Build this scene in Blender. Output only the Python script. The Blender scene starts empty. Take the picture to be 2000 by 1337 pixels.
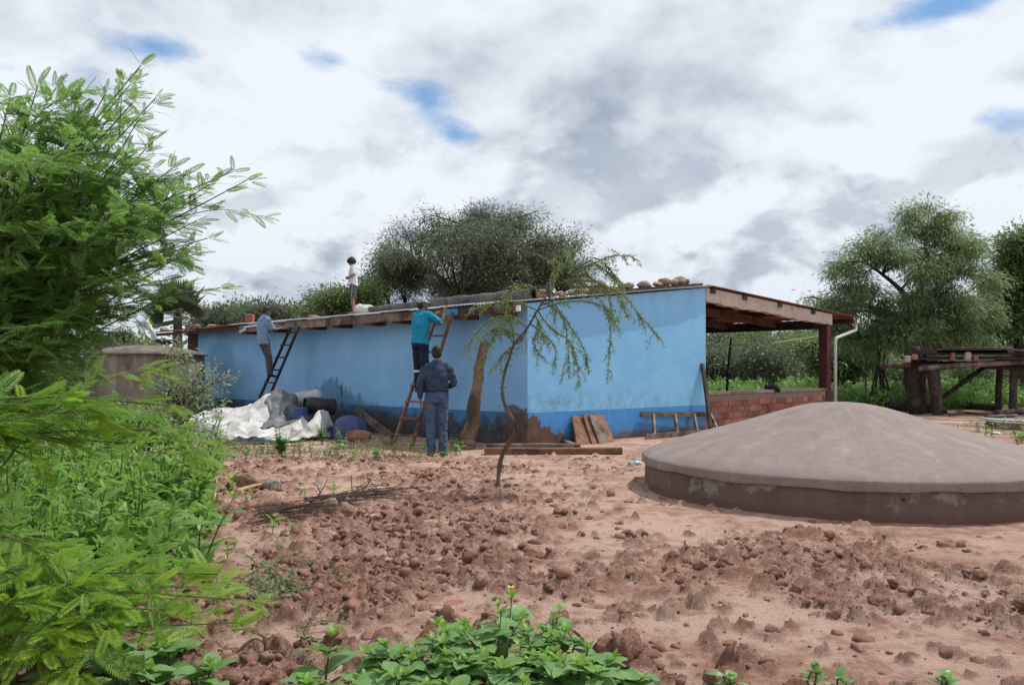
import bpy, bmesh, math, random
import numpy as np
from mathutils import Vector, Matrix, Euler
rnd = random.Random(7)
nr = np.random.default_rng(7)
SC = bpy.context.scene
COL = SC.collection
R = math.radians

# ------------------------------------------------------------------ camera
FPX, HZ, EYE = 1600.0, 722.0, 1.35          # focal length and horizon in photo pixels, eye height in metres
cd = bpy.data.cameras.new('camera'); cam = bpy.data.objects.new('camera', cd); COL.objects.link(cam)
cam.location = (0, 0, EYE); cam.rotation_euler = (R(90), 0, 0)
cd.sensor_width = 36; cd.lens = 36 * FPX / 2000; cd.shift_y = (HZ - 668.5) / 2000
cd.clip_start = 0.05; cd.clip_end = 3000
SC.camera = cam

# ------------------------------------------------------------------ node helpers
class E:
    """a float socket with operators"""
    def __init__(s, nt, k): s.nt, s.k = nt, k
    def _m(s, op, *o, clamp=False):
        n = s.nt.nodes.new('ShaderNodeMath'); n.operation = op; n.use_clamp = clamp
        for i, v in enumerate((s,) + o):
            if isinstance(v, E): s.nt.links.new(v.k, n.inputs[i])
            else: n.inputs[i].default_value = v
        return E(s.nt, n.outputs[0])
    def __add__(s, o): return s._m('ADD', o)
    __radd__ = __add__
    def __mul__(s, o): return s._m('MULTIPLY', o)
    __rmul__ = __mul__
    def __sub__(s, o): return s._m('SUBTRACT', o)
    def __rsub__(s, o): return s._m('MULTIPLY', -1.0) + o
    def __truediv__(s, o): return s._m('DIVIDE', o)
    def max(s, o): return s._m('MAXIMUM', o)
    def min(s, o): return s._m('MINIMUM', o)
    def abs(s): return s._m('ABSOLUTE')
    def exp(s): return s._m('EXPONENT')
    def sin(s): return s._m('SINE')
    def clamp(s): return s._m('ADD', 0.0, clamp=True)
    def step(s, a, b):
        n = s.nt.nodes.new('ShaderNodeMapRange'); n.interpolation_type = 'SMOOTHSTEP'
        s.nt.links.new(s.k, n.inputs[0]); n.inputs[1].default_value = a; n.inputs[2].default_value = b
        return E(s.nt, n.outputs[0])
def vsock(nt, kind):
    if kind == 'pos': return nt.nodes.new('ShaderNodeNewGeometry').outputs['Position']
    return nt.nodes.new('ShaderNodeTexCoord').outputs[kind]
def vscale(nt, v, s, off=(0, 0, 0)):
    n = nt.nodes.new('ShaderNodeMapping'); nt.links.new(v, n.inputs[0])
    n.inputs['Scale'].default_value = s; n.inputs['Location'].default_value = off
    return n.outputs[0]
def noise(nt, v, scale, detail=5, rough=0.55, dist=0.0):
    n = nt.nodes.new('ShaderNodeTexNoise'); nt.links.new(v, n.inputs['Vector'])
    n.inputs['Scale'].default_value = scale; n.inputs['Detail'].default_value = detail
    n.inputs['Roughness'].default_value = rough; n.inputs['Distortion'].default_value = dist
    return E(nt, n.outputs[0])
def dot(nt, v, d, off=0.0):
    n = nt.nodes.new('ShaderNodeVectorMath'); n.operation = 'DOT_PRODUCT'
    nt.links.new(v, n.inputs[0]); n.inputs[1].default_value = d
    return E(nt, n.outputs['Value']) + off
def mixc(nt, f, a, b):
    n = nt.nodes.new('ShaderNodeMix'); n.data_type = 'RGBA'
    if isinstance(f, E): nt.links.new(f.k, n.inputs[0])
    else: n.inputs[0].default_value = f
    for i, c in ((6, a), (7, b)):
        if isinstance(c, (tuple, list)): n.inputs[i].default_value = (*c[:3], 1)
        else: nt.links.new(c, n.inputs[i])
    return n.outputs[2]
def mulc(nt, c, f):
    n = nt.nodes.new('ShaderNodeVectorMath'); n.operation = 'SCALE'
    if isinstance(c, (tuple, list)): n.inputs[0].default_value = c[:3]
    else: nt.links.new(c, n.inputs[0])
    if isinstance(f, E): nt.links.new(f.k, n.inputs['Scale'])
    else: n.inputs['Scale'].default_value = f
    return n.outputs[0]
def srgb(r, g, b):
    f = lambda c: (c / 255 / 12.92) if c / 255 <= 0.04045 else ((c / 255 + 0.055) / 1.055) ** 2.4
    return (f(r), f(g), f(b))

# ------------------------------------------------------------------ sky and sun
SUN_EL = R(58); SUN_DIR = Vector((0.87, 0.49, 0)).normalized() * math.cos(SUN_EL) + Vector((0, 0, math.sin(SUN_EL)))
W = bpy.data.worlds.new('World'); SC.world = W; W.use_nodes = True
nt = W.node_tree; nt.nodes.clear()
sky = nt.nodes.new('ShaderNodeTexSky'); sky.sky_type = 'NISHITA'; sky.sun_disc = False
sky.sun_elevation = SUN_EL; sky.sun_rotation = math.atan2(SUN_DIR.x, SUN_DIR.y)
sky.dust_density = 1.0; sky.ozone_density = 1.5
STR = 0.10
D = vsock(nt, 'Generated')
def pdir(px, py): return Vector(((px - 1000) / FPX, 1, (HZ - py) / FPX)).normalized()
def blob(px, py, rx, ry):
    """a soft oval patch of the cloud deck round a direction"""
    c = pdir(px, py); right = Vector((c.y, -c.x, 0)).normalized(); up = right.cross(c)
    u = dot(nt, D, right) * (FPX / rx); v = dot(nt, D, up) * (FPX / ry)
    front = dot(nt, D, c).step(0.2, 0.4)
    return (((u * u + v * v) * -1.0).exp()) * front
el = dot(nt, D, (0, 0, 1))
ZS = 1.55
v1 = vscale(nt, D, (1, 1, ZS), (3.1, 1.7, 0.4))
v2 = vscale(nt, D, (1, 1, ZS), (3.1 - 0.014, 1.7, 0.4 + 0.045))
def dens(v): return noise(nt, v, 4.6, 9, 0.50, 0.12)
d1, d2 = dens(v1), dens(v2)
big = noise(nt, vscale(nt, D, (1, 1, 1.5), (7.3, 2.2, 5.0)), 2.2, 3, 0.45)
wisp = noise(nt, vscale(nt, D, (1, 1, 1.9), (1.3, 8.8, 2.0)), 10.0, 8, 0.58, 0.2)
gaps = blob(905, 262, 75, 48) + blob(800, 170, 85, 26) * 0.75 + blob(838, 215, 45, 40) * 0.55 + blob(1850, 12, 95, 26) * 0.85 + blob(1985, 222, 120, 28) * 0.8 \
     + blob(320, 92, 80, 22) * 0.55 + blob(200, 150, 200, 40) * 0.2 + blob(640, 118, 60, 20) * 0.4
dark = blob(1280, 215, 360, 140) * 0.85 + blob(1120, 90, 220, 120) * 0.55 + blob(1400, 520, 170, 60) * 0.4 + blob(560, 400, 190, 40) * 0.30 \
     + blob(330, 600, 420, 60) * 0.45 + blob(1500, 250, 130, 50) * 0.3
dark = (dark * (0.55 + (d1 - 0.32) * 1.6 + (wisp - 0.5) * 0.9)).max(0.0)
cover = (d1 * 0.45 + big * 0.25 + wisp * 0.60 - gaps * 0.42 + 0.07 + dark * 0.30).step(0.35, 0.64)
# light and grey of the deck: bright tops where density falls off upwards, grey where it is thick
low = el.step(0.36, 0.10)
puff = noise(nt, v1, 8.5, 10, 0.60, 0.35)
edge = ((d1 - d2) * (low * 1.9 + 0.9)).max(-0.10).min(0.22)
tone = (0.945 + edge * 1.15 - (big - 0.5) * 0.22 + (puff.step(0.40, 0.56) - 0.6) * (low * 0.12 + 0.04) - dark * 0.15 + (wisp - 0.5) * 0.18 + (d1 - 0.5) * -0.10).max(0.64).min(1.0)
hazy = el.step(0.22, 0.0)
tone = tone * (1.0 - hazy * 0.10)
white = mixc(nt, tone.step(0.42, 0.95), srgb(172, 195, 226), srgb(240, 246, 255))
cloudc = mulc(nt, white, tone * (0.95 / STR))
blue = mixc(nt, 0.6, mulc(nt, sky.outputs[0], 0.75), mulc(nt, srgb(128, 184, 244), 1.0 / STR))
final = mixc(nt, cover, blue, cloudc)
bg = nt.nodes.new('ShaderNodeBackground'); bg.inputs['Strength'].default_value = STR
nt.links.new(final, bg.inputs['Color'])
wo = nt.nodes.new('ShaderNodeOutputWorld'); nt.links.new(bg.outputs[0], wo.inputs[0])

sd = bpy.data.lights.new('sun', 'SUN'); sun = bpy.data.objects.new('sun', sd); COL.objects.link(sun)
sd.energy = 3.5; sd.angle = R(0.5); sd.color = (1.0, 0.955, 0.89)
sun.rotation_euler = (-SUN_DIR).to_track_quat('-Z', 'Y').to_euler()

SC.view_settings.view_transform = 'Standard'; SC.view_settings.look = 'None'
SC.view_settings.exposure = 0.08; SC.view_settings.gamma = 1.0; SC.view_settings.use_curve_mapping = False
SC.render.engine = 'CYCLES'
SC.cycles.use_denoising = True
SC.cycles.max_bounces = 7; SC.cycles.diffuse_bounces = 4; SC.cycles.glossy_bounces = 2
SC.cycles.transmission_bounces = 4; SC.cycles.transparent_max_bounces = 4
W.cycles.sampling_method = 'MANUAL'; W.cycles.sample_map_resolution = 1024

# ------------------------------------------------------------------ materials
MATS = {}
def new_mat(name):
    m = bpy.data.materials.new(name); m.use_nodes = True; t = m.node_tree; t.nodes.clear()
    o = t.nodes.new('ShaderNodeOutputMaterial'); p = t.nodes.new('ShaderNodeBsdfPrincipled')
    t.links.new(p.outputs[0], o.inputs[0]); return m, t, p, o
def setc(t, p, c):
    if isinstance(c, (tuple, list)): p.inputs['Base Color'].default_value = (*c[:3], 1)
    else: t.links.new(c, p.inputs['Base Color'])
def add_bump(t, p, h, strength, dist=0.02):
    b = t.nodes.new('ShaderNodeBump'); b.inputs['Strength'].default_value = strength; b.inputs['Distance'].default_value = dist
    t.links.new(h.k, b.inputs['Height']); t.links.new(b.outputs[0], p.inputs['Normal'])
def objrand(t): return E(t, t.nodes.new('ShaderNodeObjectInfo').outputs['Random'])
def islrand(t): return E(t, t.nodes.new('ShaderNodeNewGeometry').outputs['Random Per Island'])
def pmat(name, c1, c2, scale=5, c3=None, s3=1.5, t3=(0.5, 0.62), rough=0.85, bump=0.4, bscale=40, bdist=0.01, stretch=(1, 1, 1),
         vary=0.25, metallic=0.0, spec=0.3, coord='Object', sheen=0):
    m, t, p, o = new_mat(name)
    v = vscale(t, vsock(t, coord), stretch)
    c = mixc(t, noise(t, v, scale, 6, 0.6).step(0.3, 0.7), c1, c2)
    if c3: c = mixc(t, noise(t, vscale(t, v, (1, 1, 1), (5, 3, 1)), s3, 6, 0.6).step(*t3), c, c3)
    if vary: c = mulc(t, c, objrand(t) * (2 * vary) + (1 - vary))
    setc(t, p, c)
    p.inputs['Roughness'].default_value = rough; p.inputs['Metallic'].default_value = metallic
    p.inputs['Specular IOR Level'].default_value = spec
    if bump: add_bump(t, p, noise(t, v, bscale, 5, 0.65), bump, bdist)
    MATS[name] = m; return m
def lmat(name, c1, c2, trans=0.35, rough=0.5, tint=None, clump=2.5):
    """leaf: colour varies from leaf to leaf and from clump to clump; light comes through"""
    m, t, p, o = new_mat(name)
    f = islrand(t) * 0.55 + objrand(t) * 0.15 + noise(t, vsock(t, 'pos'), clump, 3).step(0.3, 0.7) * 0.4
    c = mixc(t, f, c1, c2)
    setc(t, p, c); p.inputs['Roughness'].default_value = rough; p.inputs['Specular IOR Level'].default_value = 0.35
    tr = t.nodes.new('ShaderNodeBsdfTranslucent')
    tc = mixc(t, 0.5, c, tint) if tint else c
    t.links.new(mulc(t, tc, 1.5), tr.inputs[0])
    mx = t.nodes.new('ShaderNodeMixShader'); mx.inputs[0].default_value = trans
    t.links.new(p.outputs[0], mx.inputs[1]); t.links.new(tr.outputs[0], mx.inputs[2]); t.links.new(mx.outputs[0], o.inputs[0])
    MATS[name] = m; return m

pmat('wood_grey', (0.13, 0.095, 0.075), (0.24, 0.19, 0.155), 6, (0.07, 0.05, 0.04), 2, stretch=(1, 1, 1), rough=0.9, bump=0.6, bscale=30)
pmat('wood_red', (0.16, 0.075, 0.045), (0.26, 0.135, 0.085), 7, (0.10, 0.05, 0.035), 3, rough=0.85, bump=0.5, bscale=35)
pmat('wood_dark', (0.030, 0.022, 0.018), (0.062, 0.046, 0.038), 7, (0.09, 0.072, 0.06), 3, rough=0.9, bump=0.7, bscale=25)
pmat('wood_maroon', (0.07, 0.018, 0.020), (0.115, 0.032, 0.034), 6, (0.05, 0.02, 0.02), 3, rough=0.6, bump=0.25)
pmat('rafter_wood', (0.10, 0.045, 0.032), (0.17, 0.085, 0.06), 6, (0.06, 0.03, 0.025), 3, rough=0.9, bump=0.5)
pmat('bark', (0.07, 0.05, 0.038), (0.15, 0.115, 0.09), 9, (0.04, 0.03, 0.024), 4, stretch=(1, 1, 0.35), rough=0.95, bump=1.0, bscale=22, bdist=0.03)
pmat('bark_dark', (0.03, 0.024, 0.02), (0.065, 0.052, 0.042), 6, rough=0.95, bump=0.8, bscale=18, bdist=0.03)
pmat('post_bark', (0.10, 0.065, 0.045), (0.20, 0.135, 0.095), 8, (0.06, 0.045, 0.035), 3, stretch=(1, 1, 0.3), rough=0.95, bump=1.0, bscale=20, bdist=0.03)
pmat('stem_green', (0.07, 0.10, 0.03), (0.13, 0.11, 0.05), 9, rough=0.7, bump=0.2)
pmat('stone', (0.24, 0.19, 0.155), (0.40, 0.33, 0.28), 5, (0.16, 0.12, 0.10), 3, rough=0.9, bump=0.6, bscale=28, vary=0.3)
pmat('stone_red', (0.25, 0.14, 0.10), (0.38, 0.24, 0.18), 5, (0.16, 0.09, 0.07), 3, rough=0.9, bump=0.6, bscale=28, vary=0.25)
pmat('galvanised', (0.55, 0.56, 0.57), (0.72, 0.73, 0.74), 3, (0.35, 0.25, 0.19), 1.2, (0.60, 0.72), rough=0.38, metallic=0.65, bump=0.05, vary=0.12)
pmat('roof_red', (0.22, 0.045, 0.04), (0.33, 0.085, 0.07), 4, (0.15, 0.07, 0.05), 1.2, rough=0.55, bump=0.1, vary=0.2)
pmat('roof_under', (0.12, 0.07, 0.055), (0.19, 0.115, 0.09), 3, rough=0.8, bump=0.1)
pmat('pvc', (0.52, 0.52, 0.51), (0.66, 0.66, 0.65), 3, rough=0.45, bump=0.05, vary=0.05)
pmat('rubber_roll', (0.085, 0.078, 0.074), (0.15, 0.135, 0.125), 5, (0.055, 0.05, 0.048), 2, rough=0.85, bump=0.5, bscale=25)
pmat('white_tarp', (0.40, 0.39, 0.38), (0.60, 0.59, 0.57), 2.2, (0.27, 0.235, 0.205), 1.7, (0.50, 0.68), rough=0.55, bump=0.35, bscale=9, bdist=0.03, vary=0.05)
pmat('grey_sheet', (0.10, 0.105, 0.115), (0.20, 0.205, 0.215), 5, (0.30, 0.30, 0.30), 3, (0.58, 0.7), rough=0.45, bump=0.5, bscale=9, bdist=0.03, vary=0.1)
pmat('black_plastic', (0.014, 0.014, 0.016), (0.035, 0.035, 0.038), 5, (0.08, 0.075, 0.07), 3, (0.58, 0.75), rough=0.5, bump=0.3, bscale=12, vary=0.15)
pmat('blue_plastic', (0.035, 0.055, 0.15), (0.055, 0.085, 0.22), 3, (0.12, 0.13, 0.19), 2.5, rough=0.5, bump=0.1, vary=0.1)
pmat('clay', (0.20, 0.10, 0.065), (0.30, 0.16, 0.11), 5, (0.13, 0.07, 0.05), 3, rough=0.9, bump=0.4)
pmat('brick_red', (0.215, 0.075, 0.050), (0.315, 0.120, 0.080), 6, (0.20, 0.095, 0.065), 4, rough=0.9, bump=0.7, bscale=45, vary=0.42)
pmat('mortar', (0.17, 0.12, 0.10), (0.25, 0.19, 0.155), 12, rough=0.95, bump=0.7, bscale=50)
pmat('adobe', (0.075, 0.050, 0.038), (0.12, 0.080, 0.060), 4, rough=0.95, bump=0.7, bscale=20)
pmat('concrete_old', (0.15, 0.12, 0.105), (0.235, 0.195, 0.17), 3, (0.08, 0.065, 0.06), 1.3, (0.5, 0.7), stretch=(2, 2, 0.6), rough=0.9, bump=0.4, bscale=25)
pmat('whitewash', (0.50, 0.40, 0.33), (0.62, 0.53, 0.46), 5, (0.26, 0.19, 0.15), 5, (0.60, 0.70), rough=0.9, bump=0.4, bscale=30)
pmat('skin', (0.19, 0.095, 0.062), (0.235, 0.125, 0.085), 12, rough=0.5, bump=0.08, bscale=120, vary=0.08)
pmat('hair', (0.010, 0.008, 0.007), (0.022, 0.018, 0.016), 40, rough=0.55, bump=0.7, bscale=90, stretch=(1, 1, 0.25), vary=0.1)
def cloth(n, a, b, **k): return pmat(n, a, b, 9, rough=0.95, bump=0.8, bscale=11, bdist=0.03, vary=0.0, spec=0.15, **k)
cloth('cloth_teal', (0.012, 0.20, 0.33), (0.022, 0.28, 0.44))
cloth('cloth_navy', (0.010, 0.014, 0.034), (0.020, 0.027, 0.058))
cloth('cloth_denim_dark', (0.030, 0.048, 0.085), (0.055, 0.080, 0.13))
cloth('cloth_jeans', (0.038, 0.068, 0.125), (0.085, 0.13, 0.21), c3=(0.10, 0.14, 0.20), s3=6, t3=(0.52, 0.7))
cloth('cloth_chambray', (0.13, 0.21, 0.34), (0.21, 0.31, 0.46))
cloth('cloth_black', (0.018, 0.018, 0.022), (0.035, 0.035, 0.040))
cloth('cloth_grey', (0.055, 0.055, 0.065), (0.09, 0.09, 0.10))
cloth('cloth_white', (0.50, 0.50, 0.52), (0.62, 0.62, 0.63))
cloth('cap_cloth', (0.24, 0.25, 0.24), (0.48, 0.48, 0.46), c3=(0.12, 0.13, 0.12), s3=18, t3=(0.55, 0.6))
pmat('leather', (0.03, 0.018, 0.012), (0.06, 0.035, 0.022), 9, rough=0.5, bump=0.2)
pmat('reflective', (0.62, 0.64, 0.64), (0.72, 0.74, 0.74), 9, rough=0.35, bump=0.1, vary=0)
pmat('blue_paint', (0.04, 0.24, 0.50), (0.06, 0.30, 0.58), 6, rough=0.6, bump=0.2, vary=0)
pmat('white_paint', (0.70, 0.70, 0.68), (0.80, 0.80, 0.78), 6, rough=0.5, bump=0.1, vary=0)
pmat('metal_strip', (0.22, 0.28, 0.32), (0.34, 0.40, 0.44), 4, rough=0.4, metallic=0.4, bump=0.1)
pmat('twig', (0.055, 0.04, 0.03), (0.12, 0.09, 0.07), 9, rough=0.95, bump=0.3)
pmat('twig_pale', (0.30, 0.17, 0.10), (0.42, 0.26, 0.17), 9, rough=0.9, bump=0.4)
pmat('wire_yellow', (0.36, 0.40, 0.12), (0.44, 0.46, 0.18), 4, rough=0.6, bump=0)
pmat('bottle_green', (0.02, 0.20, 0.12), (0.03, 0.28, 0.17), 4, rough=0.15, bump=0, spec=0.6)
lmat('leaf_mimosa', (0.085, 0.180, 0.028), (0.205, 0.345, 0.055), 0.46, tint=(0.18, 0.34, 0.02))
lmat('leaf_mimosa_young', (0.13, 0.25, 0.02), (0.24, 0.36, 0.035), 0.42, tint=(0.25, 0.4, 0.03))
lmat('leaf_weed', (0.085, 0.190, 0.035), (0.200, 0.350, 0.065), 0.40, rough=0.42, tint=(0.14, 0.3, 0.03))
lmat('leaf_weed_young', (0.12, 0.24, 0.04), (0.20, 0.34, 0.06), 0.35, rough=0.45, tint=(0.2, 0.38, 0.04))
lmat('leaf_broad', (0.110, 0.225, 0.070), (0.190, 0.335, 0.110), 0.30, rough=0.42, tint=(0.14, 0.3, 0.04))
lmat('leaf_olive', (0.070, 0.090, 0.056), (0.142, 0.168, 0.104), 0.32, clump=0.7)
lmat('leaf_grey', (0.105, 0.155, 0.070), (0.215, 0.285, 0.130), 0.42, clump=0.6)
lmat('leaf_thicket', (0.075, 0.120, 0.040), (0.160, 0.225, 0.080), 0.36, clump=0.5)
lmat('leaf_cover', (0.090, 0.185, 0.045), (0.190, 0.320, 0.080), 0.36, clump=0.8)
lmat('leaf_shrub', (0.150, 0.205, 0.100), (0.280, 0.340, 0.180), 0.35, clump=3)
lmat('leaf_sapling', (0.115, 0.170, 0.055), (0.210, 0.270, 0.100), 0.35, clump=4)
lmat('leaf_mimosa_tall', (0.082, 0.172, 0.046), (0.180, 0.315, 0.085), 0.50, tint=(0.16, 0.30, 0.04))
lmat('leaf_palm', (0.065, 0.095, 0.055), (0.130, 0.170, 0.100), 0.25, clump=1)
lmat('grass_dry', (0.10, 0.12, 0.04), (0.22, 0.21, 0.09), 0.25, clump=3)
lmat('petal', (0.65, 0.52, 0.03), (0.75, 0.62, 0.08), 0.3)
# ------------------------------------------------------------------ geometry helpers
def at(px, py, Y): return Vector(((px - 1000) * Y / FPX, Y, EYE + (HZ - py) * Y / FPX))
def gd(px, py):
    Y = EYE * FPX / (py - HZ); return Vector(((px - 1000) * Y / FPX, Y, 0))
def tag(o, label=None, cat=None, group=None, kind=None):
    if label: o['label'] = label
    if cat: o['category'] = cat
    if group: o['group'] = group
    if kind: o['kind'] = kind
    return o
def empty(name, loc, rz=0, **k):
    o = bpy.data.objects.new(name, None); COL.objects.link(o); o.location = loc; o.rotation_euler = (0, 0, rz)
    o.empty_display_size = 0.2
    return tag(o, **k)
def link(name, me, mat=None, parent=None, loc=None, **k):
    o = bpy.data.objects.new(name, me); COL.objects.link(o)
    if mat and not me.materials: me.materials.append(MATS[mat])
    if parent is not None: o.parent = parent
    if loc is not None: o.location = loc
    return tag(o, **k)
def basis(d, up=Vector((0, 0, 1))):
    d = d.normalized(); x = up.cross(d)
    if x.length < 1e-4: x = Vector((1, 0, 0)).cross(d)
    x.normalize(); return x, d.cross(x).normalized(), d
class MB:
    def __init__(s): s.v = []; s.f = []
    def add(s, vs, fs):
        b = len(s.v); s.v += [tuple(v) for v in vs]; s.f += [tuple(i + b for i in f) for f in fs]; return s
    def box(s, c, size, mat=None):
        x, y, z = (k / 2 for k in size); c = Vector(c)
        vs = [Vector((i, j, k)) for k in (-z, z) for j in (-y, y) for i in (-x, x)]
        vs = [(mat @ q if mat else q) + c for q in vs]
        return s.add(vs, [(0, 2, 3, 1), (4, 5, 7, 6), (0, 1, 5, 4), (2, 6, 7, 3), (0, 4, 6, 2), (1, 3, 7, 5)])
    def hexa(s, p):   # 4 bottom, 4 top points in order
        return s.add(p, [(3, 2, 1, 0), (4, 5, 6, 7), (0, 1, 5, 4), (1, 2, 6, 5), (2, 3, 7, 6), (3, 0, 4, 7)])
    def beam(s, p, q, w, h, up=Vector((0, 0, 1))):
        p, q = Vector(p), Vector(q); x, y, d = basis(q - p, up)
        return s.hexa([p - x * w / 2 - y * h / 2, p + x * w / 2 - y * h / 2, p + x * w / 2 + y * h / 2, p - x * w / 2 + y * h / 2,
                       q - x * w / 2 - y * h / 2, q + x * w / 2 - y * h / 2, q + x * w / 2 + y * h / 2, q - x * w / 2 + y * h / 2])
    def tube(s, pts, rad, seg=8, caps=True, flat=None, up=Vector((0, 0, 1))):
        pts = [Vector(p) for p in pts]; n = len(pts)
        if not hasattr(rad, '__len__'): rad = [rad] * n
        vs, fs = [], []; px = None
        for i, p in enumerate(pts):
            d = (pts[min(i + 1, n - 1)] - pts[max(i - 1, 0)])
            if d.length < 1e-6: d = Vector((0, 0, 1))
            d.normalize()
            if px is None: x, y, _ = basis(d, up if abs(d.dot(up)) < 0.98 else Vector((0, 1, 0)))
            else:
                x = (px - d * px.dot(d))
                if x.length < 1e-4: x = basis(d)[0]
                x.normalize(); y = d.cross(x)
            px = x
            r = rad[i]; ra, rb = r if hasattr(r, '__len__') else (r, r)
            for k in range(seg):
                a = 2 * math.pi * k / seg
                vs.append(p + x * math.cos(a) * ra + y * math.sin(a) * rb)
        for i in range(n - 1):
            for k in range(seg):
                k2 = (k + 1) % seg
                fs.append((i * seg + k, i * seg + k2, (i + 1) * seg + k2, (i + 1) * seg + k))
        if caps: fs += [tuple(range(seg - 1, -1, -1)), tuple((n - 1) * seg + k for k in range(seg))]
        return s.add(vs, fs)
    def lathe(s, prof, c=(0, 0, 0), seg=32, cap=False):
        c = Vector(c); vs, fs = [], []; n = len(prof)
        for r, z in prof:
            for k in range(seg):
                a = 2 * math.pi * k / seg; vs.append(c + Vector((r * math.cos(a), r * math.sin(a), z)))
        for i in range(n - 1):
            for k in range(seg):
                k2 = (k + 1) % seg; fs.append((i * seg + k, i * seg + k2, (i + 1) * seg + k2, (i + 1) * seg + k))
        if cap: fs += [tuple(range(seg - 1, -1, -1)), tuple((n - 1) * seg + k for k in range(seg))]
        return s.add(vs, fs)
    def ball(s, c, r, seg=12, rings=8, mat=None):
        c = Vector(c); r = Vector(r) if hasattr(r, '__len__') else Vector((r, r, r)); vs = []; fs = []
        for i in range(rings + 1):
            t = math.pi * i / rings
            for k in range(seg):
                a = 2 * math.pi * k / seg
                q = Vector((r.x * math.sin(t) * math.cos(a), r.y * math.sin(t) * math.sin(a), r.z * math.cos(t)))
                vs.append((mat @ q if mat else q) + c)
        for i in range(rings):
            for k in range(seg):
                k2 = (k + 1) % seg; fs.append((i * seg + k, (i + 1) * seg + k, (i + 1) * seg + k2, i * seg + k2))
        return s.add(vs, fs)
    def mesh(s, name, smooth=False):
        me = bpy.data.meshes.new(name); me.from_pydata(s.v, [], s.f); me.validate()
        if smooth: me.shade_smooth()
        return me
    def build(s, name, mat=None, parent=None, smooth=False, loc=None, origin=None, **k):
        if origin is not None:
            o = Vector(origin); s.v = [tuple(Vector(v) - o) for v in s.v]; loc = o
        return link(name, s.mesh(name, smooth), mat, parent, loc, **k)
def bevel(o, w=0.006, seg=1):
    m = o.modifiers.new('bevel', 'BEVEL'); m.width = w; m.segments = seg; m.limit_method = 'ANGLE'; m.angle_limit = R(40)
    return o
def arr_mesh(name, V, F, smooth=False):
    """mesh from numpy arrays, all faces of one size"""
    me = bpy.data.meshes.new(name); V = np.ascontiguousarray(V, dtype=np.float32); F = np.ascontiguousarray(F, dtype=np.int32)
    k = F.shape[1]
    me.vertices.add(len(V)); me.vertices.foreach_set('co', V.ravel())
    me.loops.add(F.size); me.loops.foreach_set('vertex_index', F.ravel())
    me.polygons.add(len(F)); me.polygons.foreach_set('loop_start', np.arange(0, F.size, k, dtype=np.int32))
    me.polygons.foreach_set('loop_total', np.full(len(F), k, dtype=np.int32))
    if smooth: me.polygons.foreach_set('use_smooth', np.ones(len(F), dtype=bool))
    me.update(); return me
def nrm(a): return a / np.maximum(np.linalg.norm(a, axis=-1, keepdims=True), 1e-9)
def leaf_quads(P, Dr, N, ln, wd, taper=0.0):
    """pointed leaves: base P, direction Dr, facing N -> diamond quads"""
    Dr = nrm(Dr); S = nrm(np.cross(Dr, N)); ln = np.broadcast_to(ln, (len(P),))[:, None]; wd = np.broadcast_to(wd, (len(P),))[:, None]
    V = np.stack([P, P + Dr * ln * 0.45 + S * wd * 0.5, P + Dr * ln, P + Dr * ln * 0.45 - S * wd * 0.5], 1).reshape(-1, 3)
    return V, np.arange(len(P) * 4).reshape(-1, 4)
def perlin(x, y, seed=0):
    xi = np.floor(x).astype(np.int64); yi = np.floor(y).astype(np.int64); xf = x - xi; yf = y - yi
    def g(i, j, dx, dy):
        h = (i * 374761393 + j * 668265263 + seed * 1442695041) & 0x7fffffff
        h = ((h ^ (h >> 13)) * 1274126177) & 0x7fffffff
        a = (h ^ (h >> 16)) % 4096 * (2 * np.pi / 4096); return np.cos(a) * dx + np.sin(a) * dy
    u = xf ** 3 * (xf * (xf * 6 - 15) + 10); v = yf ** 3 * (yf * (yf * 6 - 15) + 10)
    return ((g(xi, yi, xf, yf) * (1 - u) + g(xi + 1, yi, xf - 1, yf) * u) * (1 - v)
            + (g(xi, yi + 1, xf, yf - 1) * (1 - u) + g(xi + 1, yi + 1, xf - 1, yf - 1) * u) * v) * 1.5
def fbm(x, y, sc, octv=4, gain=0.5, seed=0):
    s = np.zeros_like(x); a = 1.0
    for o in range(octv): s += a * perlin(x * sc * 2 ** o, y * sc * 2 ** o, seed + o * 17); a *= gain
    return s
def lump(r, seed, sub=2, rough=0.25, sq=(1, 1, 1), knob=0.0, smooth=True):
    """an uneven stone (knob 0) or a crumbly clod (knob > 0)"""
    bm = bmesh.new(); bmesh.ops.create_icosphere(bm, subdivisions=sub, radius=1.0)
    from mathutils import noise as mn
    off = Vector((seed * 3.17, seed * 1.31, seed * 7.7))
    for v in bm.verts:
        k = 1 + rough * mn.noise(v.co * 1.1 + off) + rough * 0.5 * mn.noise(v.co * 2.6 + off)
        if knob: k += knob * (abs(mn.noise(v.co * 2.2 + off)) + 0.7 * abs(mn.noise(v.co * 4.6 + off)) + 0.45 * mn.noise(v.co * 9 + off)) - knob * .35
        v.co = Vector((v.co.x * sq[0], v.co.y * sq[1], v.co.z * sq[2])) * (k * r)
    me = bpy.data.meshes.new('lump'); bm.to_mesh(me); bm.free()
    if smooth: me.shade_smooth()
    return me
def curve(pts, n=12):
    """smooth path through points (Catmull-Rom)"""
    P = [Vector(p) for p in pts]; P = [P[0] * 2 - P[1]] + P + [P[-1] * 2 - P[-2]]; out = []
    m = len(P) - 3
    for i in range(m):
        k = max(2, n // m)
        for j in range(k):
            t = j / k; a, b, c, d = P[i:i + 4]
            out.append(0.5 * ((2 * b) + (c - a) * t + (2 * a - 5 * b + 4 * c - d) * t * t + (3 * b - a - 3 * c + d) * t ** 3))
    out.append(P[-2]); return out
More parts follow.
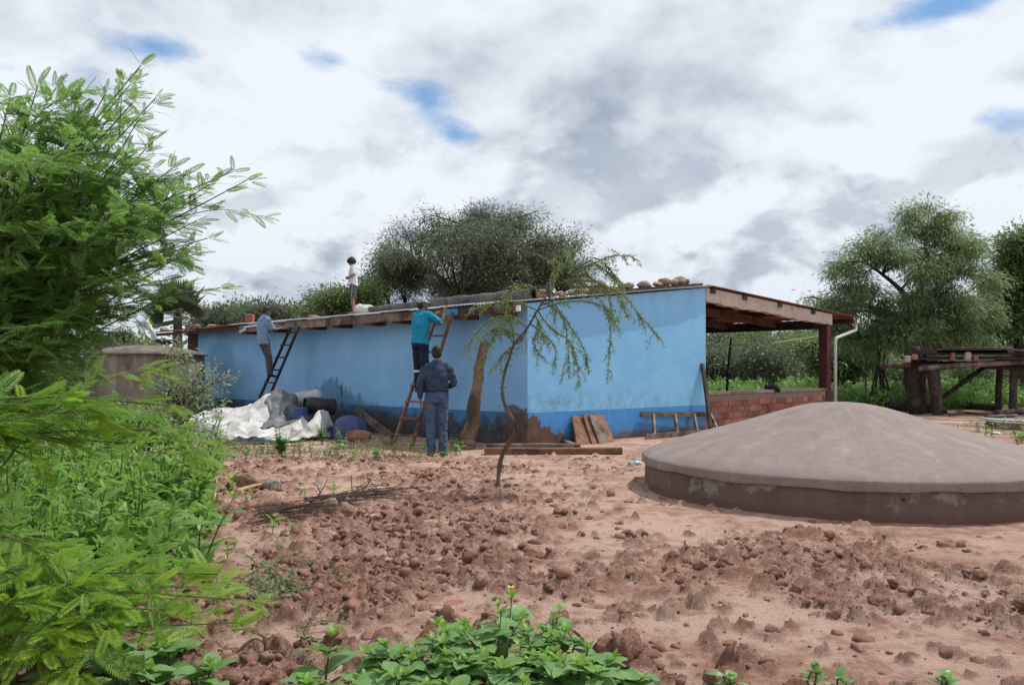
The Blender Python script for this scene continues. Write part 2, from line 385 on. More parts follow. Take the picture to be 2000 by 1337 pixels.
# ------------------------------------------------------------------ house frame: corner, direction of the long wall, direction of the gable wall
YC = EYE * FPX / (873 - HZ); CX = 30 / FPX * YC
CORNER = Vector((CX, YC, 0)); LV = Vector((-0.695, 0.719, 0)); RV = Vector((0.719, 0.695, 0))
def hp(a, b, z): return CORNER + LV * a + RV * b + Vector((0, 0, z))
def a_of(px, b=0.0):
    r = (px - 1000) / FPX; o = CORNER + RV * b; return (r * o.y - o.x) / (LV.x - r * LV.y)
def b_of(px, a=0.0):
    r = (px - 1000) / FPX; o = CORNER + LV * a; return (r * o.y - o.x) / (RV.x - r * RV.y)
def rel(x, y): return (x - CX) * LV.x + (y - YC) * LV.y, (x - CX) * RV.x + (y - YC) * RV.y
CIS = Vector(((1640 - 1000) / FPX * 9.35, 9.35, 0)); CIS_R = 2.2

# ------------------------------------------------------------------ ground: one sheet, fine and cloddy near the camera, running out to the horizon
rows = [-60, -20, -6, -1, 0.8, 1.6, 2.2, 2.7]; y = 3.0
while y < 15.5: rows.append(y); y += max(0.010, 0.0038 * y)
while y < 60: rows.append(y); y *= 1.04
while y < 900: rows.append(y); y *= 1.25
rows = np.array(rows); NI = 580
s_in = np.linspace(-1, 1, NI); out = np.array([1.05, 1.15, 1.3, 1.6, 2.2, 3.5, 6.0, 12.0])
S = np.concatenate([-out[::-1], s_in, out])
YY, SS = np.meshgrid(rows, S, indexing='ij')
XX = SS * (np.abs(YY) * 0.72 + 0.9)
GY, GX = YY, XX
def lot(x, y):
    """how cloddy the dug-over soil is at a place: 0 trodden, 1 loose"""
    a, b = rel(x, y)
    near = np.clip((-b - 0.9) / 1.2, 0, 1) * np.clip((-a + 13) / 1.0, 0, 1)
    dig = np.where(a < 0.3, np.clip((13.3 - y) / 1.0, 0, 1), np.clip((12.7 - y - 0.02 * x) / 0.8, 0, 1))
    d = np.hypot(x - CIS.x, y - CIS.y); rim = np.clip((d - CIS_R - 0.35) / 0.7, 0, 1)
    return np.clip(dig, 0, 1) * (0.15 + 0.85 * rim)
def base_h(x, y):
    f = lot(x, y)
    return 0.028 * fbm(x, y, 0.55, 3, 0.5, 3) * np.clip((14 - y) / 4, 0.15, 1) * np.clip(f + 0.35, 0, 1)
LOT = lot(GX, GY)
Hh = base_h(GX, GY)
patch = fbm(GX, GY, 0.62, 3, 0.55, 11)                       # where the clods gather
loose = np.clip((patch + 0.30) / 0.55, 0, 1)
fine = (GY < 17) & (np.abs(SS) <= 1)
Hh += np.where(fine, LOT * (0.016 * np.abs(fbm(GX, GY, 3.0, 4, 0.55, 5)) * (0.5 + loose) + 0.0085 * fbm(GX, GY, 14, 4, 0.65, 8) * (0.4 + loose)), 0)
Hh += np.where(fine, (1 - LOT) * 0.006 * fbm(GX, GY, 5, 4, 0.6, 9), 0)
CL = np.zeros_like(Hh); BU = np.zeros_like(Hh)
# puddles lie in dents
PUD = [(892, 1166, 0.115, 0.075), (1283, 1101, 0.085, 0.055), (1366, 1112, 0.075, 0.05), (1630, 1122, 0.10, 0.05), (1205, 1097, 0.05, 0.04)]
PQ = np.ones_like(Hh)
for px, py, rx, ry in PUD:
    g = gd(px, py); q = ((GX - g.x) / (rx * 1.5)) ** 2 + ((GY - g.y) / (ry * 2.2)) ** 2
    Hh -= 0.030 * np.exp(-q); PQ *= 1 - np.exp(-(q * .55) ** 2)
def clod_spot():
    """a random place in the dug soil, thick on the ground on the left and towards the camera"""
    while True:
        y = 3.1 + 9.9 * rnd.random() ** 1.25; x = rnd.uniform(-0.70, 0.70) * y
        w = float(lot(np.array(x), np.array(y))); p = float(fbm(np.array([x]), np.array([y]), 0.62, 3, 0.55, 11)[0])
        left = max(0.0, min(1.0, (0.55 - x / y) / 0.9))
        if rnd.random() < w * (0.13 + 0.87 * max(0, min(1, (p + 0.22) / 0.5))) * (0.22 + 0.78 * left): return x, y
def ridx(y): return np.searchsorted(rows, y)
for i in range(14000):
    x, y = clod_spot(); r = 0.010 + 0.054 * rnd.random() ** 3.2
    i0, i1 = ridx(y - r * 1.4), ridx(y + r * 1.4) + 1
    w = y * 0.72 + 0.9; j0 = np.searchsorted(S, (x - r * 1.5) / w); j1 = np.searchsorted(S, (x + r * 1.5) / w) + 1
    gx, gy = GX[i0:i1, j0:j1] - x, GY[i0:i1, j0:j1] - y
    if gx.size < 4: continue
    an = rnd.random() * 3.1; el_ = 1 + 0.5 * rnd.random(); ca, sa = math.cos(an), math.sin(an)
    u, v = (gx * ca + gy * sa) / (r * el_), (gy * ca - gx * sa) / r
    d = u * u + v * v + 0.45 * perlin(u * 1.7 + i, v * 1.7, 2) + 0.2 * perlin(u * 4.1 + i, v * 4.1, 4)
    m = np.clip(1 - d, 0, 1)
    hb = r * (0.6 + 0.5 * rnd.random()) * m ** 0.44 * 1.0 * (1 + 0.40 * perlin(u * 3.3 + i, v * 3.3, 6)); B_ = BU[i0:i1, j0:j1]
    BU[i0:i1, j0:j1] = np.maximum(B_, hb) + 0.22 * np.minimum(B_, hb)
    CL[i0:i1, j0:j1] = np.maximum(CL[i0:i1, j0:j1], np.clip(m * 2.2, 0, 1) * rnd.uniform(0.25, 1.0))
BU *= np.where(fine, np.clip(1 + .38 * fbm(GX, GY, 22, 3, .7, 91), .2, 1.8), 1); BU = np.where(BU > .07, .07 + (BU - .07) * .3, BU); Hh += BU * PQ
nR, nC = GX.shape
idx = np.arange(nR * nC).reshape(nR, nC)
F = np.stack([idx[:-1, :-1], idx[:-1, 1:], idx[1:, 1:], idx[1:, :-1]], -1).reshape(-1, 4)
gme = arr_mesh('ground', np.stack([GX, GY, Hh], -1).reshape(-1, 3), F, True)
at_ = gme.attributes.new('clod', 'FLOAT', 'POINT'); at_.data.foreach_set('value', CL.ravel().astype(np.float32))
a2_ = gme.attributes.new('loose', 'FLOAT', 'POINT'); a2_.data.foreach_set('value', (LOT * loose * fine).ravel().astype(np.float32))
def gz(x, y):
    i = min(max(ridx(y), 0), nR - 1); j = min(np.searchsorted(S, x / (abs(y) * 0.72 + 0.9)), nC - 1); return float(Hh[i, j])
def gp(px, py, dz=0.0):
    g = gd(px, py); g.z = gz(g.x, g.y) + dz; return g

m, t, p, o = new_mat('soil')
P = vsock(t, 'pos')
n1 = noise(t, P, 1.1, 6, 0.6); n2 = noise(t, P, 7, 6, 0.65); n3 = noise(t, P, 60, 4, 0.6)
at1 = t.nodes.new('ShaderNodeAttribute'); at1.attribute_name = 'clod'; ck = E(t, at1.outputs['Fac'])
zrel = dot(t, P, (0, 0, 1))
damp = ((n1 * 0.55 + n2 * 0.45) - zrel * 1.2 + ck * 0.0).step(0.44, 0.60)
col = mixc(t, damp, (0.56, 0.380, 0.305), (0.355, 0.195, 0.145))
col = mixc(t, (ck * (n2 * 0.5 + 0.75)).clamp(), col, mixc(t, n2.step(0.35, 0.65), (0.180, 0.087, 0.062), (0.300, 0.160, 0.115)))
col = mixc(t, noise(t, vscale(t, P, (1, 1, 1), (4, 9, 0)), 0.5, 5, 0.6).step(0.52, 0.66) * 0.55, col, (0.30, 0.150, 0.098))
py_ = dot(t, P, (0, 1, 0)); far = py_.step(15.5, 19.0)
col = mixc(t, far * n1.step(0.3, 0.6) * 0.75, col, (0.16, 0.115, 0.08))
at2 = t.nodes.new('ShaderNodeAttribute'); at2.attribute_name = 'loose'; lk = E(t, at2.outputs['Fac'])
crumb = noise(t, vscale(t, P, (1, 1, 1.5)), 24, 7, 0.72, 0.3); crumb2 = noise(t, P, 75, 5, 0.7)
col = mixc(t, (crumb.step(0.52, 0.60) * 0.55 + crumb2.step(0.54, 0.62) * 0.35) * (lk * 0.80 + 0.06), col, (0.145, 0.068, 0.047))
col = mixc(t, crumb.step(0.46, 0.38) * 0.35 * (1.0 - ck), col, (0.56, 0.40, 0.33))
verge = py_.step(36, 48)
col = mixc(t, verge, col, mixc(t, n1.step(0.4, 0.6), (0.05, 0.085, 0.025), (0.09, 0.10, 0.04)))
col = mulc(t, col, n3 * 0.36 + 0.82)
setc(t, p, col); p.inputs['Roughness'].default_value = 0.95; p.inputs['Specular IOR Level'].default_value = 0.15
add_bump(t, p, crumb * 0.9 + noise(t, P, 120, 4, 0.65) * 0.35, 1.0, 0.045)
MATS['soil'] = m
link('ground', gme, 'soil', kind='structure')

pmat('clod_soil', (0.185, 0.090, 0.065), (0.30, 0.165, 0.122), 3, (0.40, 0.265, 0.20), 1.6, (0.55, 0.70), rough=0.95, bump=0.7, bscale=9, bdist=0.03, vary=0.15)
pmat('clod_crumbs', (0.185, 0.090, 0.065), (0.315, 0.172, 0.126), 9, (0.40, 0.265, 0.20), 5, (0.55, 0.70), rough=0.95, bump=1.0, bscale=70, bdist=0.012, vary=0.0)
LUMPS = [lump(1.0, k + 1, 2 if k < 6 else 3, 0.55, (1, rnd.uniform(0.7, 1), rnd.uniform(0.5, 0.8)), 0.75, k >= 6) for k in range(10)]
LSM = [lump(1.0, k + 40, 2, 0.6, (1, rnd.uniform(0.7, 1), rnd.uniform(0.5, 0.8)), 0.6, False) for k in range(6)]
def mesh_np(me):
    v = np.empty(len(me.vertices) * 3); me.vertices.foreach_get('co', v)
    f = np.empty(len(me.polygons) * 3, dtype=np.int32); me.loops.foreach_get('vertex_index', f); return v.reshape(-1, 3), f.reshape(-1, 3)
LNP = [mesh_np(q) for q in LUMPS[:6]]; SNP = [mesh_np(q) for q in LSM]; TNP = [mesh_np(lump(1.0, k + 80, 1, 0.5)) for k in range(4)]
bm = bmesh.new(); bmesh.ops.create_icosphere(bm, subdivisions=1, radius=1.0); tme = bpy.data.meshes.new('t'); bm.to_mesh(tme); bm.free()
TNP = []
for k in range(5):
    v_, f_ = mesh_np(tme); rg_ = np.random.default_rng(k); TNP.append((v_[:12] * (0.7 + 0.6 * rg_.random((12, 1))) if len(v_) == 12 else v_ * (0.75 + 0.5 * rg_.random((len(v_), 1))), f_))
def rotm(): return np.array(Euler((rnd.uniform(-.5, .5), rnd.uniform(-.5, .5), rnd.uniform(0, 6.28))).to_matrix())
Vs, Fs, nb = [], [], 0
bigs = []
for i in range(12500):
    x, y = clod_spot(); r = 0.006 + 0.046 * rnd.random() ** 4.5
    if r > 0.036 and len(bigs) < 45: bigs.append((x, y, r)); continue
    if min(((x - gd(a_, b_).x) / (c_ * 1.4)) ** 2 + ((y - gd(a_, b_).y) / (d_ * 2)) ** 2 for a_, b_, c_, d_ in PUD) < 1: continue
    v, f = rnd.choice(LNP) if r * FPX / y > 9 else rnd.choice(SNP if r > .016 else TNP)
    Vs.append(v @ rotm().T * r + np.array([x, y, gz(x, y) - r * 0.10])); Fs.append(f + nb); nb += len(v)
link('soil_clods', arr_mesh('soil_clods', np.concatenate(Vs), np.concatenate(Fs), False), 'clod_crumbs', kind='stuff',
     label='crumbly small red clods of dug soil strewn over the ground')
for me in LUMPS: me.materials.append(MATS['clod_soil'])
for i, (x, y, r) in enumerate(bigs):
    o = link('soil_clod', rnd.choice(LUMPS[6:]), None, None, (x, y, gz(x, y) - r * 0.10), label='fist sized brown clod of soil ' + ('in the loose soil before the cistern' if x > 1.2 else ('on the dug ground between the thicket and the cistern' if y < 7 else 'on the dug ground near the sapling')),
             cat='clod', group='large clods on the dug ground')
    o.scale = (r, r, r); o.rotation_euler = (rnd.uniform(-.5, .5), rnd.uniform(-.5, .5), rnd.uniform(0, 6.28))

m, t, p, o = new_mat('muddy_water')
setc(t, p, (0.30, 0.100, 0.048)); p.inputs['Roughness'].default_value = 0.12; MATS['muddy_water'] = m
for i, (px, py, rx, ry) in enumerate(PUD):
    g = gd(px, py); mb = MB(); n = 18; z = min(gz(g.x + dx * rx, g.y + dy * ry) for dx in (-.6, 0, .6) for dy in (-1, 0, 1)) + 0.006
    ring = [(rx * (1 + 0.25 * math.sin(3 * a + i) + 0.15 * math.sin(5 * a)) * math.cos(a), ry * 1.5 * (1 + 0.2 * math.cos(2 * a + i)) * math.sin(a), 0) for a in [2 * math.pi * k / n for k in range(n)]]
    mb.add([(0, 0, 0)] + ring, [(0, 1 + k, 1 + (k + 1) % n) for k in range(n)])
    mb.build('puddle', 'muddy_water', loc=(g.x, g.y, z), kind='structure')
# ------------------------------------------------------------------ house
EAVE, SL = 2.53, 0.1164
AEND = a_of(387); BW = b_of(1378); BCOL = b_of(1621); BEND = b_of(1668); AROOF = a_of(302, -0.4)
RIDGE = EAVE + SL * BW; PSL = (EYE + (HZ - 619) * hp(0, BEND, 0).y / FPX - 0.02 - (RIDGE + 0.03)) / (BEND - BW)
def roof_z(b): return EAVE + 0.035 + SL * b if b <= BW else RIDGE + 0.035 + PSL * (b - BW)
def wall_mat(name, axis, left):
    m, t, p, o = new_mat(name); P = vsock(t, 'pos')
    u = dot(t, P, axis, -axis.dot(CORNER)); z = dot(t, P, (0, 0, 1))
    n1 = noise(t, P, 1.6, 6, 0.6); n2 = noise(t, P, 6, 6, 0.65); n3 = noise(t, P, 30, 5, 0.6)
    streak = noise(t, vscale(t, P, (6, 6, 0.7)), 1.0, 5, 0.6)
    paint = mixc(t, n1.step(0.35, 0.65), (0.215, 0.475, 0.77), (0.255, 0.545, 0.84)) if not left else mixc(t, n1.step(0.35, 0.65), (0.205, 0.425, 0.69), (0.240, 0.480, 0.76))  # same blue on both walls; gable sun and long-wall shade mixed into the tones
    paint = mixc(t, (n2 * 0.6 + streak * 0.4).step(0.50, 0.72) * 0.35, paint, (0.15, 0.37, 0.56))
    edge = z + u * 0.0045 + (n3 - 0.5) * 0.03
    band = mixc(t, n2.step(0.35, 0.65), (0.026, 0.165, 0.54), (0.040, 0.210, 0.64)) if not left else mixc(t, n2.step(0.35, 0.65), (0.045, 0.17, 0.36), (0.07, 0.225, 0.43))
    mud = mixc(t, n2.step(0.3, 0.7), (0.075, 0.045, 0.034), (0.155, 0.090, 0.066))
    grime = mixc(t, n2.step(0.3, 0.7), (0.028, 0.030, 0.032), (0.075, 0.062, 0.052))
    c = mixc(t, edge.step(0.595, 0.605), band, paint)
    if left:
        st = 1.17 - ((u - 6.4).abs() * 0.36).min(((u - 6.4).max(0.0)) * 0.45 + ((6.4 - u).max(0.0)) * 0.30)
        wet = (st + (n2 - 0.5) * 0.5 + (n1 - 0.5) * 0.7 + (streak - 0.5) * 0.5 - z).step(-0.08, 0.16)
        c = mixc(t, wet * 0.62, c, (0.045, 0.13, 0.225))
        c = mixc(t, wet * (streak * 0.5 + n2 * 0.5).step(0.50, 0.62) * 0.75, c, grime)
        up = (z - 0.40 + (n2 - 0.5) * 0.55 + (n1 - 0.5) * 0.4 + (streak - 0.5) * 0.25)
        c = mixc(t, up.step(0.24, -0.12) * 0.93, c, grime)
        c = mixc(t, ((0.72 - z + (n1 - 0.5) * 0.5).step(0.0, 0.05)) * ((0.75 - u + (n2 - 0.5) * 1.2).step(0.0, 0.25)) * 0.85, c, mud)
        tree = (((u - 12.2) * 0.95) * ((u - 12.2) * 0.95) + ((z - 1.65) * 1.6) * ((z - 1.65) * 1.6) + (n2 - 0.5) * 0.9).step(0.9, 0.3)  # ragged oval of darker blue near the far end of the wall
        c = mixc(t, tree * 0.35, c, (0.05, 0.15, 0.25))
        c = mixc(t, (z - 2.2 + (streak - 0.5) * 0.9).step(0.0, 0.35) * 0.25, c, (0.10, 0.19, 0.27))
    else:
        bl = 0.55 - (u - 0.10).max(0.0) * 0.50 + (n1 - 0.5) * 0.75 + (n2 - 0.5) * 0.5
        c = mixc(t, (0.36 - z + (n1 - 0.5) * 0.8).step(0.0, 0.15) * 0.55, c, (0.05, 0.10, 0.20))
        gr = ((z - 0.74) * (z - 0.74) * -28.0).exp() * n2.step(0.42, 0.62) * (1.0 - u * 0.12).max(0.2)
        c = mixc(t, gr * 0.65, c, (0.12, 0.24, 0.15))
        dampz = ((z - 2.2) * -0.22 + n1 * 0.9 + streak * 0.35).step(0.52, 0.60)
        c = mixc(t, dampz * 0.30, c, (0.16, 0.44, 0.67))
        c = mixc(t, (noise(t, P, 3.2, 4, 0.6).step(0.60, 0.68)) * edge.step(0.605, 0.5) * 0.4, c, (0.12, 0.28, 0.52))
        c = mixc(t, (0.16 - z + (n2 - 0.5) * 0.4).step(-0.02, 0.10) * 0.85, c, mud)
        c = mixc(t, (bl - z).step(0.0, 0.025) * (2.4 - u).step(0.0, 0.4), c, mud)
    setc(t, p, c); p.inputs['Roughness'].default_value = 0.75; p.inputs['Specular IOR Level'].default_value = 0.25
    rowsb = (z * (2 * math.pi / 0.165)).sin() * 0.06
    add_bump(t, p, n3 * 0.35 + n2 * 0.6 + n1 * 0.8, 0.35, 0.03); MATS[name] = m
wall_mat('long_wall_shaded_paint', LV, True); wall_mat('gable_wall_lit_paint', RV, False)

house = empty('house', CORNER, 0, label='long low blue house with shallow metal roof, stones on its edge and an open porch', cat='house')
def hpart(mb, name, mat, smooth=False, parent=None, **k):
    mb.v = [tuple(Vector(v) - CORNER) for v in mb.v]
    return mb.build(name, mat, parent or house, smooth, **k)
TW = 0.20
def wallrun(a0, a1, b0, b1, z0, zt):   # a block between (a0,b0) and (a1,b1), top height zt(b)
    mb = MB(); pts = [(a0, b0), (a1, b0), (a1, b1), (a0, b1)]
    return mb.hexa([hp(a, b, z0) for a, b in pts] + [hp(a, b, zt(b)) for a, b in pts])
top = lambda b: EAVE + SL * b - 0.012
hpart(wallrun(0.0, AEND, 0.0, TW, -0.15, top), 'wall', 'long_wall_shaded_paint', label='long blue wall in shade with black mould along its foot')
hpart(wallrun(-0.004, TW - 0.004, TW, BW, -0.15, top), 'wall', 'gable_wall_lit_paint', label='bright blue gable wall with red mud splashed at its corner')
hpart(wallrun(-0.004, 0.0, 0.0, TW, -0.15, top), 'wall_return', 'gable_wall_lit_paint')
hpart(wallrun(TW + 0.002, AEND, BW - TW, BW - 0.002, -0.15, top), 'wall', 'gable_wall_lit_paint')
hpart(wallrun(AEND - TW, AEND - 0.002, TW + 0.002, BW - TW - 0.002, -0.15, top), 'wall', 'adobe')
hpart(wallrun(AEND + 0.005, AROOF - 0.7, 0.35, 3.8, -0.15, lambda b: EAVE + SL * b - 0.05), 'wall', 'adobe', label='unpainted brown wall at the far end')
# corrugated sheets
def sheet_mesh(name, b0, b1, width, mat, zf):
    n = 13 * 4; V = []; F = []; rowsb = np.linspace(b0, b1, 5)
    for b in rowsb:
        for k in range(n + 1): V.append(LV * (width * k / n) + RV * b + Vector((0, 0, zf(b) + 0.013 * math.cos(2 * math.pi * k / 4))))
    for r_ in range(4):
        for k in range(n): i = r_ * (n + 1) + k; F.append((i, i + n + 1, i + n + 2, i + 1))
    me = bpy.data.meshes.new(name); me.from_pydata(V, [], F); me.shade_smooth(); me.materials.append(MATS[mat]); return me
sm = {k: sheet_mesh('roof_sheet', b0, b1, 1.0, k, roof_z) for k, b0, b1 in (('galvanised', -0.47, BW + 0.12), ('roof_red', -0.47, BW + 0.12))}
pm_ = sheet_mesh('porch_sheet', BW - 0.02, BEND, 1.0, 'roof_red', lambda b: roof_z(max(b, BW + 1e-6)) + 0.004)
ng = int(a_of(480, -0.45) + 0.3)
k = 0; a = -0.12
while a < AROOF:
    kind = 'galvanised' if k <= ng else 'roof_red'
    o = link('roof_sheet', sm[kind], None, house, LV * a + Vector((0, 0, 0.030 if k == ng else (0.014 * (k % 2)) + rnd.uniform(0, 0.006))))
    so = o.modifiers.new('thick', 'SOLIDIFY'); so.thickness = 0.005
    o['label'] = 'galvanised corrugated sheet' if kind == 'galvanised' else 'rusty red corrugated sheet'
    if a < AEND + 0.5:
        o = link('roof_sheet', pm_, None, house, LV * (a + 0.02) + Vector((0, 0, 0.010 * (k % 2))), label='dark red corrugated sheet over the porch')
        so = o.modifiers.new('thick', 'SOLIDIFY'); so.thickness = 0.005
    a += 0.97; k += 1
# eave boards
fz = roof_z(-0.40) - 0.028
edges = [-0.06, a_of(880, -0.41), a_of(760, -0.41), a_of(640, -0.41), a_of(468, -0.41)]
for i in range(4):
    a0, a1 = edges[i] + 0.004, edges[i + 1] - 0.004; dz = (0, -0.006, 0.004, -0.004)[i]
    mb = MB().hexa([hp(a0, -0.43, fz - 0.165 + dz), hp(a1, -0.43, fz - 0.165 + dz), hp(a1, -0.395, fz - 0.165 + dz), hp(a0, -0.395, fz - 0.165 + dz),
                    hp(a0, -0.43, fz + dz), hp(a1, -0.43, fz + dz), hp(a1, -0.395, fz + dz), hp(a0, -0.395, fz + dz)])
    hpart(mb, 'eave_board', 'wood_grey' if i != 0 else 'wood_dark')
a0, a1 = edges[-1] + 0.02, AROOF - 0.1
mb = MB().hexa([hp(a, b, z) for z in (fz - 0.10, fz - 0.01) for a, b in ((a0, -0.42), (a1, -0.42), (a1, -0.38), (a0, -0.38))])
hpart(mb, 'eave_board', 'wood_dark')
for px in (488, 543, 618, 668, 732, 790, 911, 985):
    a = a_of(px, -0.2); w = 0.13
    mb = MB().hexa([hp(x, b, z) for z in (EAVE - 0.25, EAVE - 0.09) for x, b in ((a - w, -0.39), (a + w, -0.39), (a + w, 0.1), (a - w, 0.1))])
    hpart(mb, 'rafter_end', 'rafter_wood')
# patch of fresh paint on the board, white plate at the corner, cut gutter at the end of the boards
a0, a1 = a_of(893, -0.44), a_of(866, -0.44)
mb = MB().hexa([hp(a, b, z) for z in (fz - 0.135, fz - 0.02) for a, b in ((a0, -0.436), (a1, -0.436), (a1, -0.431), (a0, -0.431))])
hpart(mb, 'paint_patch', 'blue_paint')
a0 = a_of(1016, -0.45); mb = MB().hexa([hp(a, b, z) for z in (fz - 0.15, fz - 0.05) for a, b in ((a0, -0.46), (a0 + 0.1, -0.46), (a0 + 0.1, -0.434), (a0, -0.434))])
hpart(mb, 'plate', 'white_paint')
a0, a1 = a_of(522, -0.45), a_of(470, -0.45)
hpart(MB().tube([hp(a0, -0.47, fz - 0.02), hp(a1 - 0.25, -0.47, fz - 0.05)], 0.03, 8), 'gutter_stub', 'pvc', True)
hpart(MB().tube([hp(a1 - 0.35, -0.47, fz - 0.10), hp(a1, -0.47, fz - 0.17)], 0.035, 8), 'gutter_stub', 'pvc', True)
# ---- porch
def rz(b, d): return roof_z(b) - d
n = 26; mbb = MB(); bs = np.linspace(BW + 0.002, BCOL + 0.10, n)
ring = []
for b in bs:
    lo = rz(b, 0.33 + 0.018 * math.sin(b * 9) + 0.014 * math.sin(b * 23 + 1)) - 0.02; hi = rz(b, 0.04)
    ring.append([hp(-0.02, b, lo), hp(-0.02, b, hi), hp(0.14, b, hi), hp(0.14, b, lo)])
for i in range(n - 1):
    q = ring[i] + ring[i + 1]; mbb.add(q, [(0, 1, 5, 4), (1, 2, 6, 5), (2, 3, 7, 6), (3, 0, 4, 7)] + ([(3, 2, 1, 0)] if i == 0 else []) + ([(4, 5, 6, 7)] if i == n - 2 else []))
hpart(mbb, 'gable_beam', 'whitewash', label='whitewashed gable beam with flaking edge')
for i, b in enumerate((BW + 0.25, b_of(1452), b_of(1521), b_of(1586))):
    mb = MB().hexa([hp(a, x, rz(b, d)) for d in (0.145, 0.035) for a, x in ((-0.05, b - 0.10), (AEND, b - 0.10), (AEND, b + 0.10), (-0.05, b + 0.10))])
    hpart(mb, 'purlin', 'wood_dark')
for a in (1.55, 3.1, 4.7, 6.3, 8.0, 10.0, 12.2):
    mb = MB().hexa([hp(x, b, rz(b, d)) for d, in ((0.36,), (0.15,)) for x, b in ((a, BW + 0.003), (a + 0.14, BW + 0.003), (a + 0.14, BCOL + 0.25), (a, BCOL + 0.25))])
    hpart(mb, 'rafter', 'rafter_wood')
cw = 0.125
zb1 = EYE + (HZ - 640) * hp(0, BCOL, 0).y / FPX
mb = MB().hexa([hp(a, b, z) for z in (zb1 - 0.02, zb1 + 0.17) for a, b in ((0.26, BCOL - 0.09), (AEND, BCOL - 0.09), (AEND, BCOL + 0.09), (0.26, BCOL + 0.09))])
hpart(mb, 'eave_beam', 'wood_dark')
for i, a in enumerate((0.02, 4.4, 8.8, 13.0)):
    mb = MB().hexa([hp(x, b, z) for z in (-0.1, zb1 - 0.03 if i else rz(BCOL, 0.34)) for x, b in ((a, BCOL - cw), (a + 0.25, BCOL - cw), (a + 0.25, BCOL + cw), (a, BCOL + cw))])
    o = hpart(mb, 'post', 'wood_maroon'); bevel(o, 0.012)
mb = MB().hexa([hp(a, b, z) for z in (rz(BEND, 0.17), rz(BEND, 0.03)) for a, b in ((-0.05, BEND - 0.16), (AEND, BEND - 0.16), (AEND, BEND - 0.12), (-0.05, BEND - 0.12))])
hpart(mb, 'eave_board', 'wood_maroon')
g0 = []
for a in (-0.13, AEND):
    g0.append([hp(a, BEND + math.cos(x) * 0.065 - 0.02, rz(BEND, 0.075) + math.sin(x) * 0.085) for x in np.linspace(math.pi, 2 * math.pi, 9)])
mb = MB().add(g0[0] + g0[1], [(i, i + 1, i + 10, i + 9) for i in range(8)] + [tuple(range(9))])
o = hpart(mb, 'gutter', 'pvc', True); so = o.modifiers.new('thick', 'SOLIDIFY'); so.thickness = 0.006
dsp = [hp(-0.06, BEND - 0.02, rz(BEND, 0.15)), hp(-0.06, BEND - 0.02, rz(BEND, 0.36)), hp(-0.06, BCOL + 0.24, rz(BEND, 0.62)), hp(-0.06, BCOL + 0.20, rz(BEND, 0.72)), hp(-0.06, BCOL + 0.20, 0.0)]
hpart(MB().tube(dsp, 0.045, 10), 'downspout', 'pvc', True)

# ---- low brick wall under the porch, brick by brick
bw0, bw1 = BW + 0.05, BCOL - cw - 0.01; BL, BH, JT = 0.262, 0.128, 0.018
wallb = empty('brick_wall', hp(0.04, bw0, 0), 0, label='low wall of bare red bricks below the open porch', cat='wall')
og = hp(0.04, bw0, 0)
wz = 0.86
mb = MB().hexa([hp(a, b, z) - og for z in (-0.1, wz - 0.075) for a, b in ((0.062, bw0), (0.158, bw0), (0.158, bw1), (0.062, bw1))] )
mb.build('mortar_core', 'mortar', wallb)
wang = math.atan2(RV.y, RV.x)
bme = MB().box((0, 0, 0), (1, 1, 1)).mesh('brick'); bme.materials.append(MATS['brick_red'])
r_ = 0; z = -0.06
while z + BH < wz - 0.07:
    x = bw0 + (0.0 if r_ % 2 else -BL / 2)
    while x < bw1 - 0.02:
        x0, x1 = max(x, bw0), min(x + BL, bw1)
        if x1 - x0 > 0.04:
            o = link('brick', bme, None, wallb, hp(0.11 + rnd.uniform(-.005, .005), (x0 + x1) / 2, z + BH / 2) - og)
            o.scale = (x1 - x0, 0.128, BH + rnd.uniform(-.004, .004)); o.rotation_euler = (0, rnd.uniform(-.006, .006), wang + rnd.uniform(-.012, .012))
        x += BL + JT
    z += BH + JT; r_ += 1
x = bw0
while x < bw1 - 0.05:
    x1 = min(x + rnd.uniform(0.9, 1.4), bw1)
    mb = MB().hexa([hp(a, b, zz) - og for zz in (wz - 0.07, wz + rnd.uniform(-.004, .004)) for a, b in ((0.035, x + .004), (0.185, x + .004), (0.185, x1), (0.035, x1))])
    mb.build('coping', 'mortar', wallb); x = x1 + 0.006

